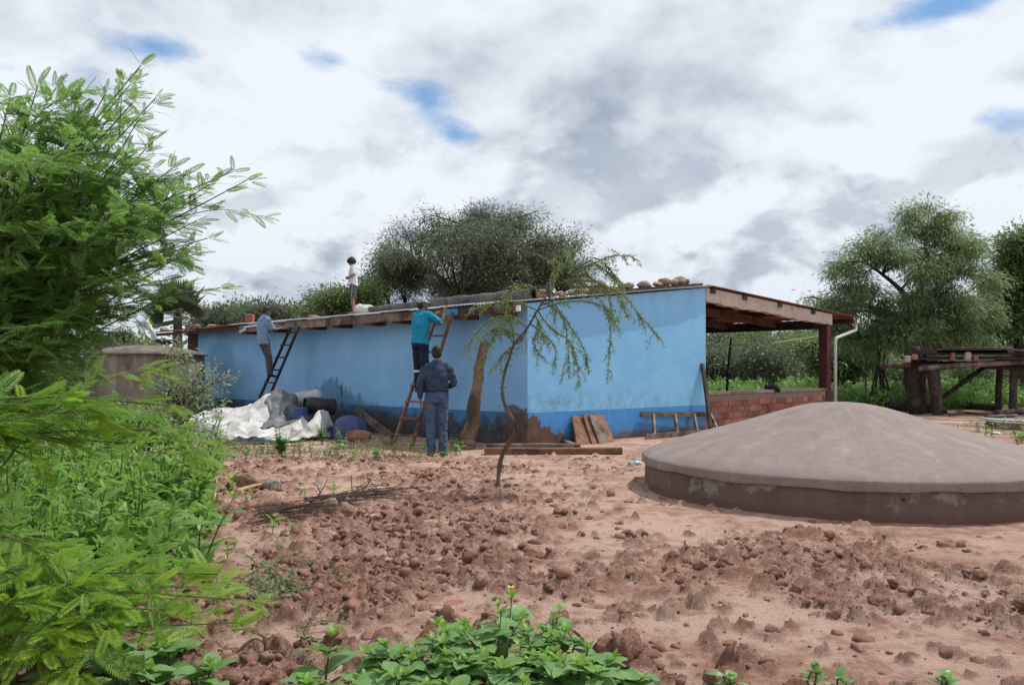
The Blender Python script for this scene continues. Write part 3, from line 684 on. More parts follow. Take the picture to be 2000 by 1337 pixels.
# ------------------------------------------------------------------ round cistern in front
def concrete(name, c1, c2, cw_, wl):
    m, t, p, o = new_mat(name); P = vsock(t, 'Object'); z = dot(t, P, (0, 0, 1)); x_, y_ = dot(t, P, (1, 0, 0)), dot(t, P, (0, 1, 0))
    ang = y_._m('ARCTAN2', x_); rad = (x_ * x_ + y_ * y_)._m('SQRT')
    cv = t.nodes.new('ShaderNodeCombineXYZ'); t.links.new((ang * 3.2).k, cv.inputs[0]); t.links.new((rad * 1.1).k, cv.inputs[1])
    n1 = noise(t, P, 1.5, 6, 0.6); n2 = noise(t, P, 9, 6, 0.65); n3 = noise(t, P, 26, 6, 0.7)
    ray = noise(t, cv.outputs[0], 2.6, 7, 0.62, 0.6); trow = noise(t, vscale(t, P, (2.2, 6.5, 9)), 1.4, 7, 0.7, 1.2)
    c = mixc(t, (n1 * 0.30 + ray * 0.45 + trow * 0.25).step(0.38, 0.62), c1, c2)
    c = mixc(t, n1.step(0.50, 0.64) * 0.30, c, mulc(t, c1, 0.80))
    c = mixc(t, (n2 * 0.5 + ray * 0.5).step(0.55, 0.66) * 0.22, c, (0.46, 0.40, 0.38))
    vo = t.nodes.new('ShaderNodeTexVoronoi'); vo.feature = 'DISTANCE_TO_EDGE'; vo.inputs['Scale'].default_value = 1.1
    dv = t.nodes.new('ShaderNodeVectorMath'); dv.operation = 'ADD'; t.links.new(P, dv.inputs[0])
    nv = t.nodes.new('ShaderNodeTexNoise'); nv.inputs['Scale'].default_value = 2.5; nv.inputs['Detail'].default_value = 4; t.links.new(P, nv.inputs[0]); t.links.new(nv.outputs[1], dv.inputs[1]); t.links.new(dv.outputs[0], vo.inputs[0])
    crack = E(t, vo.outputs[0]).step(0.006, 0.0) * n1.step(0.48, 0.56)
    c = mixc(t, crack * 0.40, c, mulc(t, c1, 0.45))
    if wl:
        wm = (noise(t, vscale(t, P, (1, 1, 1.2), (2, 0, 0)), 2.2, 7, 0.65) * 0.75 + n2 * 0.25).step(0.545, 0.60) * (z - 0.06).step(0.0, 0.05)
        c = mixc(t, wm * 0.75, c, cw_)
        c = mixc(t, (0.10 - z + (n2 - 0.5) * 0.16).step(0, 0.05) * 0.8, c, (0.14, 0.075, 0.055))
    setc(t, p, mulc(t, c, n3 * 0.28 + 0.86)); p.inputs['Roughness'].default_value = 0.9; p.inputs['Specular IOR Level'].default_value = 0.2
    add_bump(t, p, n3 * 0.5 + trow * 0.3 + ray * 0.6, 0.45, 0.015); MATS[name] = m
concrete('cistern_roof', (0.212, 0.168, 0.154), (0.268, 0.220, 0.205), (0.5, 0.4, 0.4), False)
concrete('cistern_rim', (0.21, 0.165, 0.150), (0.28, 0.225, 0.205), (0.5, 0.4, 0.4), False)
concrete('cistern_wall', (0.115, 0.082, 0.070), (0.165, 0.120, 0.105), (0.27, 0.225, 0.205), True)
cis = empty('water_cistern', CIS, 0, label='large round concrete cistern with a shallow cone roof, sunk in the bare ground', cat='cistern')
pr = [(0.0, .985), (.12, .983), (.25, .972), (.37, .952), (.5, .922), (.7, .862), (.95, .783), (1.2, .708), (1.45, .638), (1.7, .566), (1.9, .502), (2.05, .452), (2.15, .412), (2.20, .384), (2.215, .372), (2.2205, .3655)]
mb = MB().lathe(pr[1:], seg=160); n0 = len(mb.v); mb.add([(0, 0, pr[0][1])], []); mb.f += [(n0, (k + 1) % 160, k) for k in range(160)]
mb.f = [f[::-1] for f in mb.f]
o = mb.build('dome_roof', 'cistern_roof', cis, True)
mb = MB().lathe([(2.2203, .3654), (2.2235, .360), (2.2245, .345), (2.224, .290), (2.2225, .281), (2.17, .278)], seg=160); mb.f = [f[::-1] for f in mb.f]
mb.v = [(x * (1 + .0016 * math.sin(math.atan2(y, x) * 7) + .0012 * math.sin(math.atan2(y, x) * 19 + 1)), y * (1 + .0016 * math.sin(math.atan2(y, x) * 7) + .0012 * math.sin(math.atan2(y, x) * 19 + 1)), z + (.007 * math.sin(math.atan2(y, x) * 11) + .004 * math.sin(math.atan2(y, x) * 27) if z < .33 else 0)) for x, y, z in mb.v]
mb.build('rim', 'cistern_rim', cis, True)
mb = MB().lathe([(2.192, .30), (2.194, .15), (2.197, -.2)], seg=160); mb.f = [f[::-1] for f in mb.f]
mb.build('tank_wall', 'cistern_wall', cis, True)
an = math.atan2(-CIS.y * 0.93, -1.25)
mb = MB().tube([(math.cos(an) * 2.10, math.sin(an) * 2.10, .215), (math.cos(an) * 2.199, math.sin(an) * 2.199, .215)], 0.016, 10)
mb.build('pipe_hole', 'black_plastic', cis, True)
# ------------------------------------------------------------------ older tank beside the far end of the house
TC = at(285, HZ, 21.2); TC.z = 0; TR = 110 / FPX * 21.0
tank = empty('water_tank', TC, 0, label='old round concrete tank with a flat domed lid behind the thin shrub', cat='tank')
MB().lathe([(TR - .02, 1.78), (TR - .02, -.2)], seg=64).build('tank_wall', 'concrete_old', tank, True)
mb = MB().lathe([(.02, 1.99), (.4, 1.975), (.8, 1.93), (1.2, 1.85), (TR + .06, 1.77), (TR + .07, 1.72), (TR - .05, 1.715)], seg=64); mb.build('lid', 'concrete_old', tank, True)
MB().tube([(-TR - .10, -.25, 1.70), (-TR + 0.3, -.35, 1.70)], .03, 8).build('overflow_pipe', 'pvc', tank, True)
p0 = at(304, 664, 21.6); p1 = at(286, 624, 21.6)
mb = MB().tube([p0, p1], 0.06, 10); o = mb.build('pipe', 'pvc', None, True, origin=p0, label='white plastic pipe slanting up above the old tank lid', cat='pipe')
MB().tube([(0, 0, 0), (0.25, 0.05, -0.05), (0.55, 0.1, -0.02)], [0.05, 0.07, 0.05], 8).build('elbow', 'black_plastic', o, True)
# ------------------------------------------------------------------ people
from mathutils import noise as mn
def skin_mesh(mb, name, vox=0.011, smooth=6, fold=0.0, fsc=7.0, seed=0.0):
    """one closed surface round overlapping shapes"""
    me = mb.mesh(name); o = bpy.data.objects.new('tmp', me); COL.objects.link(o)
    r = o.modifiers.new('r', 'REMESH'); r.mode = 'VOXEL'; r.voxel_size = vox
    s = o.modifiers.new('s', 'SMOOTH'); s.iterations = smooth; s.factor = 0.5
    dg = bpy.context.evaluated_depsgraph_get(); dg.update()
    out = bpy.data.meshes.new_from_object(o.evaluated_get(dg)); bpy.data.objects.remove(o); bpy.data.meshes.remove(me)
    if fold:
        out.update()
        ns = [v.normal.copy() for v in out.vertices]
        for v, n in zip(out.vertices, ns):
            q = Vector((v.co.x * fsc, v.co.y * fsc, v.co.z * fsc * 1.7)) + Vector((seed, seed, 0))
            v.co += n * fold * (1 - 2 * abs(mn.noise(q)) + 0.5 * mn.noise(q * 2.3))
    out.name = name; out.shade_smooth(); return out
def hand(mb, w, d, n, curl=0.5, s=1.0):
    """palm, four fingers and a thumb at wrist w pointing along d, palm facing n"""
    d = Vector(d).normalized(); n = (Vector(n) - d * Vector(n).dot(d)).normalized(); x = d.cross(n); w = Vector(w)
    mb.tube([w - d * 0.02, w + d * 0.03 * s, w + d * 0.085 * s], [(0.026 * s, 0.022 * s), (0.038 * s, 0.019 * s), (0.040 * s, 0.014 * s)], 10, up=n)
    for k, (off, ln) in enumerate(((-0.030, 0.060), (-0.010, 0.075), (0.011, 0.082), (0.031, 0.072))):
        p = w + d * 0.075 * s + x * off * s; pts = [p]; dd = d.copy()
        for j in range(3):
            dd = (dd + n * curl * (0.55 + 0.1 * j)).normalized(); p = p + dd * ln * s / 3; pts.append(p)
        mb.tube(pts, [0.0105 * s, 0.0105 * s, 0.0095 * s, 0.008 * s], 7)
    p = w + d * 0.02 * s + x * 0.030 * s; td = (x * 0.8 + d * 0.7 + n * 0.4).normalized()
    mb.tube([p, p + td * 0.035 * s, p + (td + d * 0.5 + n * curl * 0.4).normalized() * 0.072 * s], [0.014 * s, 0.012 * s, 0.009 * s], 7)
def person(label, loc, rz, scale, J, wear, seed=1.0):
    root = empty('person', loc, rz, label=label, cat='person'); root.scale = (scale,) * 3
    V3 = lambda q: Vector(q)
    hs = wear.get('head', 1.0)
    neck, hc = V3(J['neck']), V3(J['head'])
    Mh = Matrix.Translation(hc) @ Euler((J.get('pitch', 0), 0, J.get('yaw', 0))).to_matrix().to_4x4() @ Matrix.Scale(hs, 4)
    hp_ = lambda *q: Mh @ Vector(q)
    rot3 = Mh.to_3x3()
    b = MB()
    b.ball((hp_(0, 0.0, 0.025)), (0.074, 0.093, 0.095), 20, 14, rot3)
    b.ball(hp_(0, 0.028, -0.05), (0.056, 0.062, 0.062), 16, 10, rot3)
    b.ball(hp_(0, 0.062, -0.088), (0.026, 0.024, 0.020), 10, 8, rot3)
    b.tube([hp_(0, 0.080, 0.020), hp_(0, 0.106, -0.022), hp_(0, 0.090, -0.034)], [0.010, 0.016, 0.014], 8)
    for s in (-1, 1):
        b.ball(hp_(s * 0.076, -0.008, -0.005), (0.012, 0.020, 0.032), 8, 6, rot3)
        b.ball(hp_(s * 0.030, 0.078, 0.028), (0.024, 0.014, 0.010), 8, 6, rot3)
    b.tube([neck - Vector((0, 0, 0.06)), neck + Vector((0, 0, 0.01)), hp_(0, -0.012, -0.05)], [0.072, 0.056, 0.053], 14)
    torso = [V3(q) for q in J['torso']]; TR_ = [(0.150, 0.105), (0.140, 0.095), (0.158, 0.110), (0.125, 0.082), (0.06, 0.055)]
    tw = wear.get('girth', 1.0)
    b.tube(torso, [(p * tw, q * tw) for p, q in TR_], 18)
    sk = wear.get('sleeve', 1.0)
    for s, S_ in ((-1, 'L'), (1, 'R')):
        sh, el_, wr = V3(J['sh' + S_]), V3(J['el' + S_]), V3(J['wr' + S_])
        b.tube([sh, sh.lerp(el_, 0.4), el_, el_.lerp(wr, 0.35), wr], [0.050, 0.044, 0.037, 0.036, 0.025], 12)
        hand(b, wr, J['hd' + S_], J['hn' + S_], J.get('curl', 0.45))
        hi, kn, an = V3(J['hip' + S_]), V3(J['kn' + S_]), V3(J['an' + S_])
        b.tube([hi, hi.lerp(kn, 0.5), kn, kn.lerp(an, 0.3), an], [0.078, 0.066, 0.052, 0.052, 0.034], 14)
        toe = V3(J.get('toe' + S_, (0, 1, -0.1))).normalized()
        b.tube([an + Vector((0, 0, -0.03)) - toe * 0.04, an + toe * 0.05 + Vector((0, 0, -0.045)), an + toe * 0.16 + Vector((0, 0, -0.062))], [0.036, 0.040, (0.042, 0.022)], 10)
    link('body', skin_mesh(b, 'body', 0.0115, 3), 'skin', root)
    def layer(nm, build, mat, vox=0.015, sm=5, fold=0.008, lab=None):
        m_ = MB(); build(m_); o = link(nm, skin_mesh(m_, nm, vox, sm, fold, 7.0, seed), mat, root)
        if lab: o['label'] = lab
        return o
    def shirt(m_):
        hem = V3(wear['hem']); t = list(torso); g = wear.get('loose', 0.018)
        rr = [(p * tw + g, q * tw + g) for p, q in TR_]
        pts = [hem] + [q for q in t if q.z > hem.z + 0.04]; rr = rr[-(len(pts) - 1):]; rr = [(rr[0][0] + 0.012, rr[0][1] + 0.015)] + rr
        rr[-1] = (0.072, 0.066); m_.tube(pts, rr, 20)
        m_.tube([torso[-1] - Vector((0, 0, 0.02)), torso[-1] + (hc - torso[-1]) * 0.22], [0.076, 0.066], 14)
        for S_ in 'LR':
            sh, el_, wr = V3(J['sh' + S_]), V3(J['el' + S_]), V3(J['wr' + S_])
            c_ = torso[-2] + Vector((0, 0, 0.01)); m_.tube([c_.lerp(sh, 0.55), sh], [(0.075, 0.07), 0.066], 12)
            if sk >= 1.5: m_.tube([sh, sh.lerp(el_, 0.5), el_, el_.lerp(wr, 0.5), el_.lerp(wr, 0.93)], [0.068, 0.060, 0.052, 0.047, 0.039], 12)
            else: m_.tube([sh, sh.lerp(el_, 0.5), sh.lerp(el_, sk)], [0.068, 0.066, 0.067], 12)
    layer('shirt', shirt, wear['shirt'], fold=wear.get('fold', 0.011))
    if wear.get('cuff'):
        pass
    def trousers(m_):
        m_.tube([torso[0] + Vector((0, 0, 0.10)), torso[0], torso[0] - Vector((0, 0, 0.09))], [(0.152 * tw, 0.108 * tw), (0.166 * tw, 0.124 * tw), (0.155 * tw, 0.115 * tw)], 18)
        for S_ in 'LR':
            hi, kn, an = V3(J['hip' + S_]), V3(J['kn' + S_]), V3(J['an' + S_])
            if wear.get('short'):
                m_.tube([hi, hi.lerp(kn, 0.5), hi.lerp(kn, 0.95)], [0.094, 0.092, 0.098], 14)
            else:
                m_.tube([hi, hi.lerp(kn, 0.5), kn, kn.lerp(an, 0.5), an + Vector((0, 0, -0.02))], [0.096, 0.086, 0.071, 0.067, 0.064], 14)
    layer('trousers' if not wear.get('short') else 'shorts', trousers, wear['legs'], fold=0.012)
    if wear.get('shoes'):
        for S_ in 'LR':
            an = V3(J['an' + S_]); toe = V3(J.get('toe' + S_, (0, 1, -0.1))).normalized()
            layer('shoe', lambda m_: (m_.tube([an + Vector((0, 0, 0.02)), an + Vector((0, 0, -0.055))], [0.045, 0.045], 10),
                  m_.tube([an - toe * 0.065 + Vector((0, 0, -0.048)), an + toe * 0.06 + Vector((0, 0, -0.048)), an + toe * 0.15 + Vector((0, 0, -0.056)), an + toe * 0.195 + Vector((0, 0, -0.062))],
                          [(0.038, 0.034), (0.046, 0.034), (0.046, 0.026), (0.028, 0.018)], 12)), wear['shoes'], 0.010, 3, 0.0)
    if wear.get('belt'):
        q = torso[0] + Vector((0, 0, 0.095)); ring = [q + Vector((math.cos(a) * (0.158 * tw + .006), math.sin(a) * (0.112 * tw + .008), 0)) for a in np.linspace(0, 2 * math.pi, 33)]
        MB().tube(ring, [(0.006, 0.019)] * 33, 6, caps=False, up=Vector((0, 0, 1))).build('belt', 'cloth_black', root, True)
    def hair(m_):
        k = wear.get('hairk', 1.0)
        m_.ball(hp_(0, -0.014, 0.042), (0.081 * k, 0.094 * k, 0.088 * k), 20, 12, rot3)
        m_.ball(hp_(0, -0.050, 0.0), (0.076 * k, 0.056 * k, 0.078 * k), 16, 10, rot3)
        if wear.get('bowl'):
            m_.ball(hp_(0, 0.012, 0.048), (0.096, 0.102, 0.075), 18, 10, rot3)
            for s in (-1, 1): m_.ball(hp_(s * 0.066, -0.015, 0.0), (0.028, 0.060, 0.066), 10, 8, rot3)
            m_.ball(hp_(0, 0.072, 0.055), (0.066, 0.030, 0.030), 12, 8, rot3)
        else:
            m_.ball(hp_(0, 0.035, 0.092), (0.066, 0.058, 0.035), 12, 8, rot3)
    o = layer('hair', hair, 'hair', 0.011, 2, 0.006)
    for s in (-1, 1):
        MB().ball(hp_(s * 0.030, 0.083, 0.012), 0.009 * hs, 8, 6).build('eye', 'hair', root, True)
    MB().tube([hp_(-0.022, 0.085, -0.058), hp_(0, 0.094, -0.060), hp_(0.022, 0.085, -0.058)], [0.004, 0.007, 0.004], 6).build('mouth', 'clay', root, True)
    if wear.get('cap'):
        m_ = MB(); prof = [(0.001, 0.135), (0.04, 0.130), (0.072, 0.108), (0.088, 0.072), (0.091, 0.035)]
        nv = []
        q = MB().lathe(prof, seg=24); nv = [hp_(v[0] * 0.98, v[1] * 1.12 - 0.006, v[2] + 0.004) for v in q.v]
        cp = MB().add(nv, [f[::-1] for f in q.f]).build('cap', 'cap_cloth', root, True)
        br = []
        for i in range(9):
            a = math.pi * (0.12 + 0.76 * i / 8); br += [hp_(0.085 * math.cos(a), 0.095 * math.sin(a), 0.045), hp_(0.088 * math.cos(a), 0.105 * math.sin(a) + 0.068 * math.sin(a) ** 1.5, 0.028)]
        o = MB().add(br, [(2 * i, 2 * i + 1, 2 * i + 3, 2 * i + 2) for i in range(8)]).build('brim', 'cap_cloth', cp, True)
        so = o.modifiers.new('t', 'SOLIDIFY'); so.thickness = 0.006
    for (S_, z0) in wear.get('stripes', ()):
        kn, an = V3(J['kn' + S_]), V3(J['an' + S_]); t_ = (kn.z - z0) / (kn.z - an.z); c_ = kn.lerp(an, t_)
        ring = [c_ + Vector((math.cos(a) * 0.079, math.sin(a) * 0.079, 0)) for a in np.linspace(0, 2 * math.pi, 21)]
        MB().tube(ring, [(0.006, 0.022)] * 21, 6, caps=False).build('reflective_band', 'reflective', root, True)
    for S_ in wear.get('sidestripe', ''):
        s = -1 if S_ == 'L' else 1; hi, kn = V3(J['hip' + S_]), V3(J['kn' + S_])
        MB().tube([hi + Vector((s * 0.100, 0, 0.02)), hi.lerp(kn, 0.5) + Vector((s * 0.098, 0, 0)), hi.lerp(kn, 0.93) + Vector((s * 0.103, 0, 0))], [(0.009, 0.004)] * 3, 6, up=Vector((0, 1, 0))).build('side_stripe', 'white_paint', root, True)
    return root
def straight(**k):
    J = dict(neck=(0, -.01, 1.475), head=(0, 0.015, 1.605), torso=[(0, 0, .93), (0, 0.005, 1.07), (0, 0, 1.27), (0, -.005, 1.40), (0, -.01, 1.475)],
             shL=(-.178, 0, 1.385), shR=(.178, 0, 1.385), hipL=(-.088, 0, .91), hipR=(.088, 0, .91), knL=(-.095, .02, .49), knR=(.095, .02, .49),
             anL=(-.10, -.02, .085), anR=(.10, -.02, .085), elL=(-.255, -.03, 1.13), elR=(.255, -.03, 1.13), wrL=(-.26, .04, .88), wrR=(.26, .04, .88),
             hdL=(0, .1, -1), hdR=(0, .1, -1), hnL=(1, 0, 0), hnR=(-1, 0, 0))
    J.update(k); return J
g = gp(853, 890)
person('man seen from behind in dark denim shirt and blue jeans, standing on the ground', g, R(6), 1.0,
       straight(pitch=R(-4), elR=(.285, .02, 1.13), wrR=(.16, .22, 1.07), hdR=(-1, .2, .1), hnR=(0, -1, 0.2), elL=(-.265, -.03, 1.14), wrL=(-.255, .02, .885),
                anL=(-.085, -.03, .085), anR=(.10, .0, .085), toeL=(-.25, 1, -.1), toeR=(.25, 1, -.1)),
       dict(shirt='cloth_denim_dark', legs='cloth_jeans', sleeve=2.0, hem=(0, 0, .985), shoes='leather', belt=True, girth=1.12, loose=0.014), 1.0)
FACE = -R(46)
# man in teal on the near ladder
LA_T = hp(a_of(870, -0.43), -0.445, EYE + 110 * 15.2 / FPX + 0.02)
LA_B = gp(787, 868)
def on(bq, tp, z): return bq.lerp(tp, (z - bq.z) / (tp.z - bq.z))
f1 = on(LA_B, LA_T, 0.93); f1 = f1 + LV * -0.16 - RV * 0.10
person('man in teal shirt and pale cap standing high on the nearer ladder', (f1.x, f1.y, 0.925), FACE, 1.0,
       straight(neck=(0, .03, 1.475), head=(0.0, 0.055, 1.60), pitch=R(8), yaw=R(-14), torso=[(0, 0, .93), (0, 0.0, 1.07), (0, 0.01, 1.27), (0, .02, 1.40), (0, .025, 1.475)],
                shR=(.195, .03, 1.415), shL=(-.185, .04, 1.405), elR=(.23, .30, 1.25), wrR=(.20, .40, 1.47), hdR=(-.05, .25, 1), hnR=(0, 1, -.2), elL=(-.20, .28, 1.24), wrL=(-.14, .44, 1.40), hdL=(.2, .5, 1), hnL=(0, 1, -.2),
                anL=(-.09, .02, .10), anR=(.09, .02, .10)),
       dict(shirt='cloth_teal', legs='cloth_navy', sleeve=.82, hem=(0, -.01, .88), shoes='leather', cap=True, stripes=(('L', .40), ('R', .40)), girth=1.05, loose=0.03, fold=0.010), 3.0)
# man in chambray on the far ladder
LB_T = hp(a_of(577, -0.43), -0.445, EYE + 82 * 19.2 / FPX + 0.02); LB_B = hp(a_of(577, -0.43) + 0.35, -1.36, 0.02)
f2 = on(LB_B, LB_T, 1.17) - RV * 0.10 + LV * 0.02
person('young man in pale blue shirt leaning back on the farther ladder against the long wall', (f2.x, f2.y, 1.17), FACE - R(4), 0.965,
       straight(neck=(0, -.10, 1.46), head=(0, -.055, 1.585), pitch=R(-20), torso=[(0, -.13, .93), (0, -.14, 1.07), (0, -.13, 1.26), (0, -.12, 1.39), (0, -.11, 1.465)],
                hipL=(-.088, -.13, .90), hipR=(.088, -.12, .91), knL=(-.10, .04, .50), knR=(.10, -.03, .49), anL=(-.08, .07, .10), anR=(.08, .0, .10),
                shL=(-.185, -.10, 1.40), shR=(.185, -.12, 1.40), elR=(.21, .02, 1.14), wrR=(.15, .27, 1.19), hdR=(-.1, 1, .15), hnR=(0, .1, -1), elL=(-.20, .06, 1.16), wrL=(-.12, .32, 1.24), hdL=(.1, 1, 0), hnL=(0, 0, -1)),
       dict(shirt='cloth_chambray', legs='cloth_grey', sleeve=1.0, hem=(0, -.13, .80), shoes='leather', loose=0.035, fold=0.012, girth=1.0), 5.0)
ab = a_of(690, 0.9); bp = hp(ab, 0.9, roof_z(0.9) + 0.03)
person('black haired child in white shirt and grey shorts standing on the roof', bp, R(92), 0.80,
       straight(head=(0, .035, 1.585), pitch=R(-32), elL=(-.24, -.05, 1.15), elR=(.24, -.06, 1.15), wrL=(-.11, .16, 1.10), wrR=(.13, .17, 1.09), hdL=(.7, .6, 0), hdR=(-.7, .6, 0), hnL=(0, -1, 0), hnR=(0, -1, 0)),
       dict(shirt='cloth_white', legs='cloth_grey', short=True, sleeve=0.85, hem=(0, 0, .86), bowl=True, head=1.18, sidestripe='LR', girth=0.95, loose=0.03), 8.0)

# ------------------------------------------------------------------ ladders
def ladder(bq, tp, wide0, wide1, nr_, label, rail='wood_red', extra=0.0, rr=0.024):
    root = empty('ladder', bq, 0, label=label, cat='ladder'); side = LV.copy()
    d = tp - bq
    for s in (-1, 1):
        MB().beam(-d * 0.01 + side * s * wide0 / 2, d * (1 + extra) + side * s * wide1 / 2, 0.040, 0.055, up=RV).build('rail', rail, root)
    for i in range(nr_):
        f = (i + 0.55) / nr_; w = wide0 + (wide1 - wide0) * f; c = d * f
        MB().beam(c - side * (w / 2 + 0.03) - RV * 0.03, c + side * (w / 2 + 0.03) - RV * 0.03, 0.035, 0.045, up=RV).build('rung', rail, root)
    return root
ladder(LA_B, LA_T, 0.56, 0.44, 8, 'wooden ladder holding the man in teal, leaning on the long blue wall', 'wood_red')
ladder(LB_B, LB_T, 0.46, 0.38, 8, 'thin dark ladder rising behind the white tarpaulin to the eave', 'wood_dark')
# ------------------------------------------------------------------ timber by the gable wall
Z3 = Vector((0, 0, 1))
p0, p1 = hp(-.46, 2.80, .05), hp(-.62, 5.35, .05); q0 = hp(-.06, b_of(1253, -.06), .46); q1 = hp(-.10, 5.95, .36)
lad = empty('ladder', p0, 0, label='short grey ladder lying on its side against the gable wall', cat='ladder')
MB().beam(p0 - p0, p1 - p0, .05, .10).build('rail', 'wood_grey', lad); MB().beam(q0 - p0, q1 - p0, .05, .10).build('rail', 'wood_grey', lad)
for f, g_ in ((.10, .14), (.38, .41), (.64, .66), (.92, .89)):
    MB().beam(p0.lerp(p1, f) - p0, q0.lerp(q1, g_) - p0, .06, .05, up=RV).build('rung', 'wood_grey', lad)
b0 = hp(-.36, b_of(1389, -.36), 0); t0 = hp(-.03, b_of(1372, -.03), EYE + 12 * 18.0 / FPX)
MB().beam(b0, t0, .10, .045, up=LV).build('board', 'wood_dark', None, origin=b0, label='dark narrow board leaning upright at the far corner of the gable wall', cat='board')
for i, (bl, br, tl, tr, ht, ao, mt, lb) in enumerate(((1127, 1161, 1118, 1141, .50, -.05, 'wood_red', 'wide red brown board leaning on the gable wall, leftmost of four'),
        (1157, 1176, 1139, 1151, .53, -.10, 'wood_red', 'narrow red brown board leaning between the wide board and the grey one'),
        (1171, 1192, 1151, 1166, .52, -.16, 'wood_grey', 'grey board leaning in front of the red boards by the gable wall'),
        (1186, 1201, 1163, 1178, .51, -.07, 'wood_red', 'red board half hidden behind the grey one, rightmost of four'))):
    A = -.34 + ao * 0.6; T_ = ao
    bb = [hp(A, b_of(bl, A), 0), hp(A, b_of(br, A), 0)]; tt = [hp(T_, b_of(tl, T_), ht), hp(T_, b_of(tr, T_), ht - .02)]
    th = LV * -.028 + Z3 * .004; o0 = bb[0].copy()
    MB().hexa([bb[0] - o0, bb[1] - o0, bb[1] - LV * -.028 - o0, bb[0] - LV * -.028 - o0, tt[0] - o0, tt[1] - o0, tt[1] - LV * -.028 - o0, tt[0] - LV * -.028 - o0]).build('board', mt, None, loc=o0, label=lb, cat='board')
c = gp(1100, 866); MB().beam((0, 0, .05), gp(1128, 877) - c + Z3 * .05, .10, .06).build('wood_block', 'wood_grey', None, loc=c, label='short chunk of wood lying at the foot of the leaning boards', cat='wood')
def logbeam(x0, y0, x1, y1, w, h, mat, label, name='beam', dz=0.0, cat='timber'):
    a, b = gp(x0, y0), gp(x1, y1); a.z = max(a.z, b.z); b.z = a.z
    n = 8; pts = [Vector((0, 0, h / 2 + dz)) + (b - a) * (k / n) + Vector((0, rnd.uniform(-.012, .012), rnd.uniform(-.008, .008))) for k in range(n + 1)]
    mb = MB()
    for k in range(n): pass
    mb.tube(pts, [(h * .62 * rnd.uniform(.92, 1.05), w * .62 * rnd.uniform(.92, 1.05)) for _ in pts], 8, up=Vector((0, 1, 0)))
    return mb.build(name, mat, None, loc=a, label=label, cat=cat)
def sqbeam(x0, y0, x1, y1, w, h, mat, label, name='beam', dz=0.0, cat='timber'):
    a, b = gp(x0, y0), gp(x1, y1); zz = max(a.z, b.z) - 0.01; a.z = b.z = zz
    mb = MB(); N_ = 6; ring = []
    x, yv, d = basis(b - a)
    for k in range(N_ + 1):
        q = (b - a) * (k / N_) + Z3 * (h / 2 + dz); jj = [rnd.uniform(-.008, .008) for _ in range(4)]
        ring += [q - x * w / 2 - Z3 * (h / 2 + jj[0]), q + x * w / 2 - Z3 * (h / 2 + jj[1]), q + x * w / 2 + Z3 * (h / 2 + jj[2]), q - x * w / 2 + Z3 * (h / 2 + jj[3])]
    fs = [(4 * k + i, 4 * k + (i + 1) % 4, 4 * k + 4 + (i + 1) % 4, 4 * k + 4 + i) for k in range(N_) for i in range(4)] + [(3, 2, 1, 0), (4 * N_, 4 * N_ + 1, 4 * N_ + 2, 4 * N_ + 3)]
    o = mb.add(ring, fs).build(name, mat, None, loc=a, label=label, cat=cat); bevel(o, .008); return o
sqbeam(946, 887, 1214, 886, .20, .115, 'wood_red', 'long squared timber lying on the ground below the house corner')
sqbeam(950, 880, 1120, 879, .10, .13, 'wood_grey', 'thinner grey timber lying behind the long squared one')
# leaning dead trunk
c = gp(912, 876)
tops = [Vector((0, 0, -.05)), Vector((.0, .03, .12)), at(921, 830, 14.1) - c, at(931, 760, 14.12) - c, at(940, 700, 14.15) - c, at(946, 668, 14.2) - c]
tp2 = curve(tops, 30); nt_ = len(tp2); tmb = MB().tube([q + Vector((rnd.gauss(0, .008), rnd.gauss(0, .008), 0)) for q in tp2], [(.165 - .095 * (k / (nt_ - 1)) ** .6) * (1 + .10 * math.sin(k * 1.7) * rnd.random() + rnd.gauss(0, .03)) for k in range(nt_)], 18)
from mathutils import noise as mn2
tmb.v = [tuple(Vector(v) + Vector((v[0] - tp2[min(i // 18, nt_ - 1)].x, v[1] - tp2[min(i // 18, nt_ - 1)].y, 0)) * (.30 * mn2.noise(Vector((math.cos(i % 18 * .349) * 1.6, math.sin(i % 18 * .349) * 1.6, v[2] * 1.3))) + .12 * mn2.noise(Vector((i % 18 * 1.3, 0, v[2] * 5))))) for i, v in enumerate(tmb.v)]
tmb.build('dead_trunk', 'post_bark', None, True, loc=c, label='thick bare tree trunk leaning towards the house corner behind the sapling', cat='trunk')

# ------------------------------------------------------------------ stones and other things on the roof
def stone(px, b, w, h, mat, label, aoff=0.05, name='stone', zoff=0.0, gable=True):
    if gable: P_ = hp(aoff, b, roof_z(b))
    else: P_ = hp(a_of(px, b), b, roof_z(b))
    me = lump(1.0, rnd.randint(1, 500), 3, .34, (1, .8, 1)); me.materials.append(MATS[mat])
    o = link(name, me, None, None, P_ + Z3 * (h * .31 + zoff), label=label, cat='stone'); o.scale = (w * .40, w * .34, h * .36); o.rotation_euler = (0, rnd.uniform(-.15, .15), rnd.uniform(0, .8)); return o
S0 = 'stone'; S1 = 'stone_red'
b0, b1 = b_of(1152, -.05), b_of(1366, -.05)
mb = MB().hexa([hp(a, b, roof_z(b) + dz) for dz in (0.015, .065) for a, b in ((-.14, b0), (-.14, b1), (.12, b1), (.12, b0))])
mb.build('plank', 'wood_dark', None, origin=hp(0, b0, roof_z(b0)), label='dark weathered plank lying along the gable edge of the roof under stones', cat='plank')
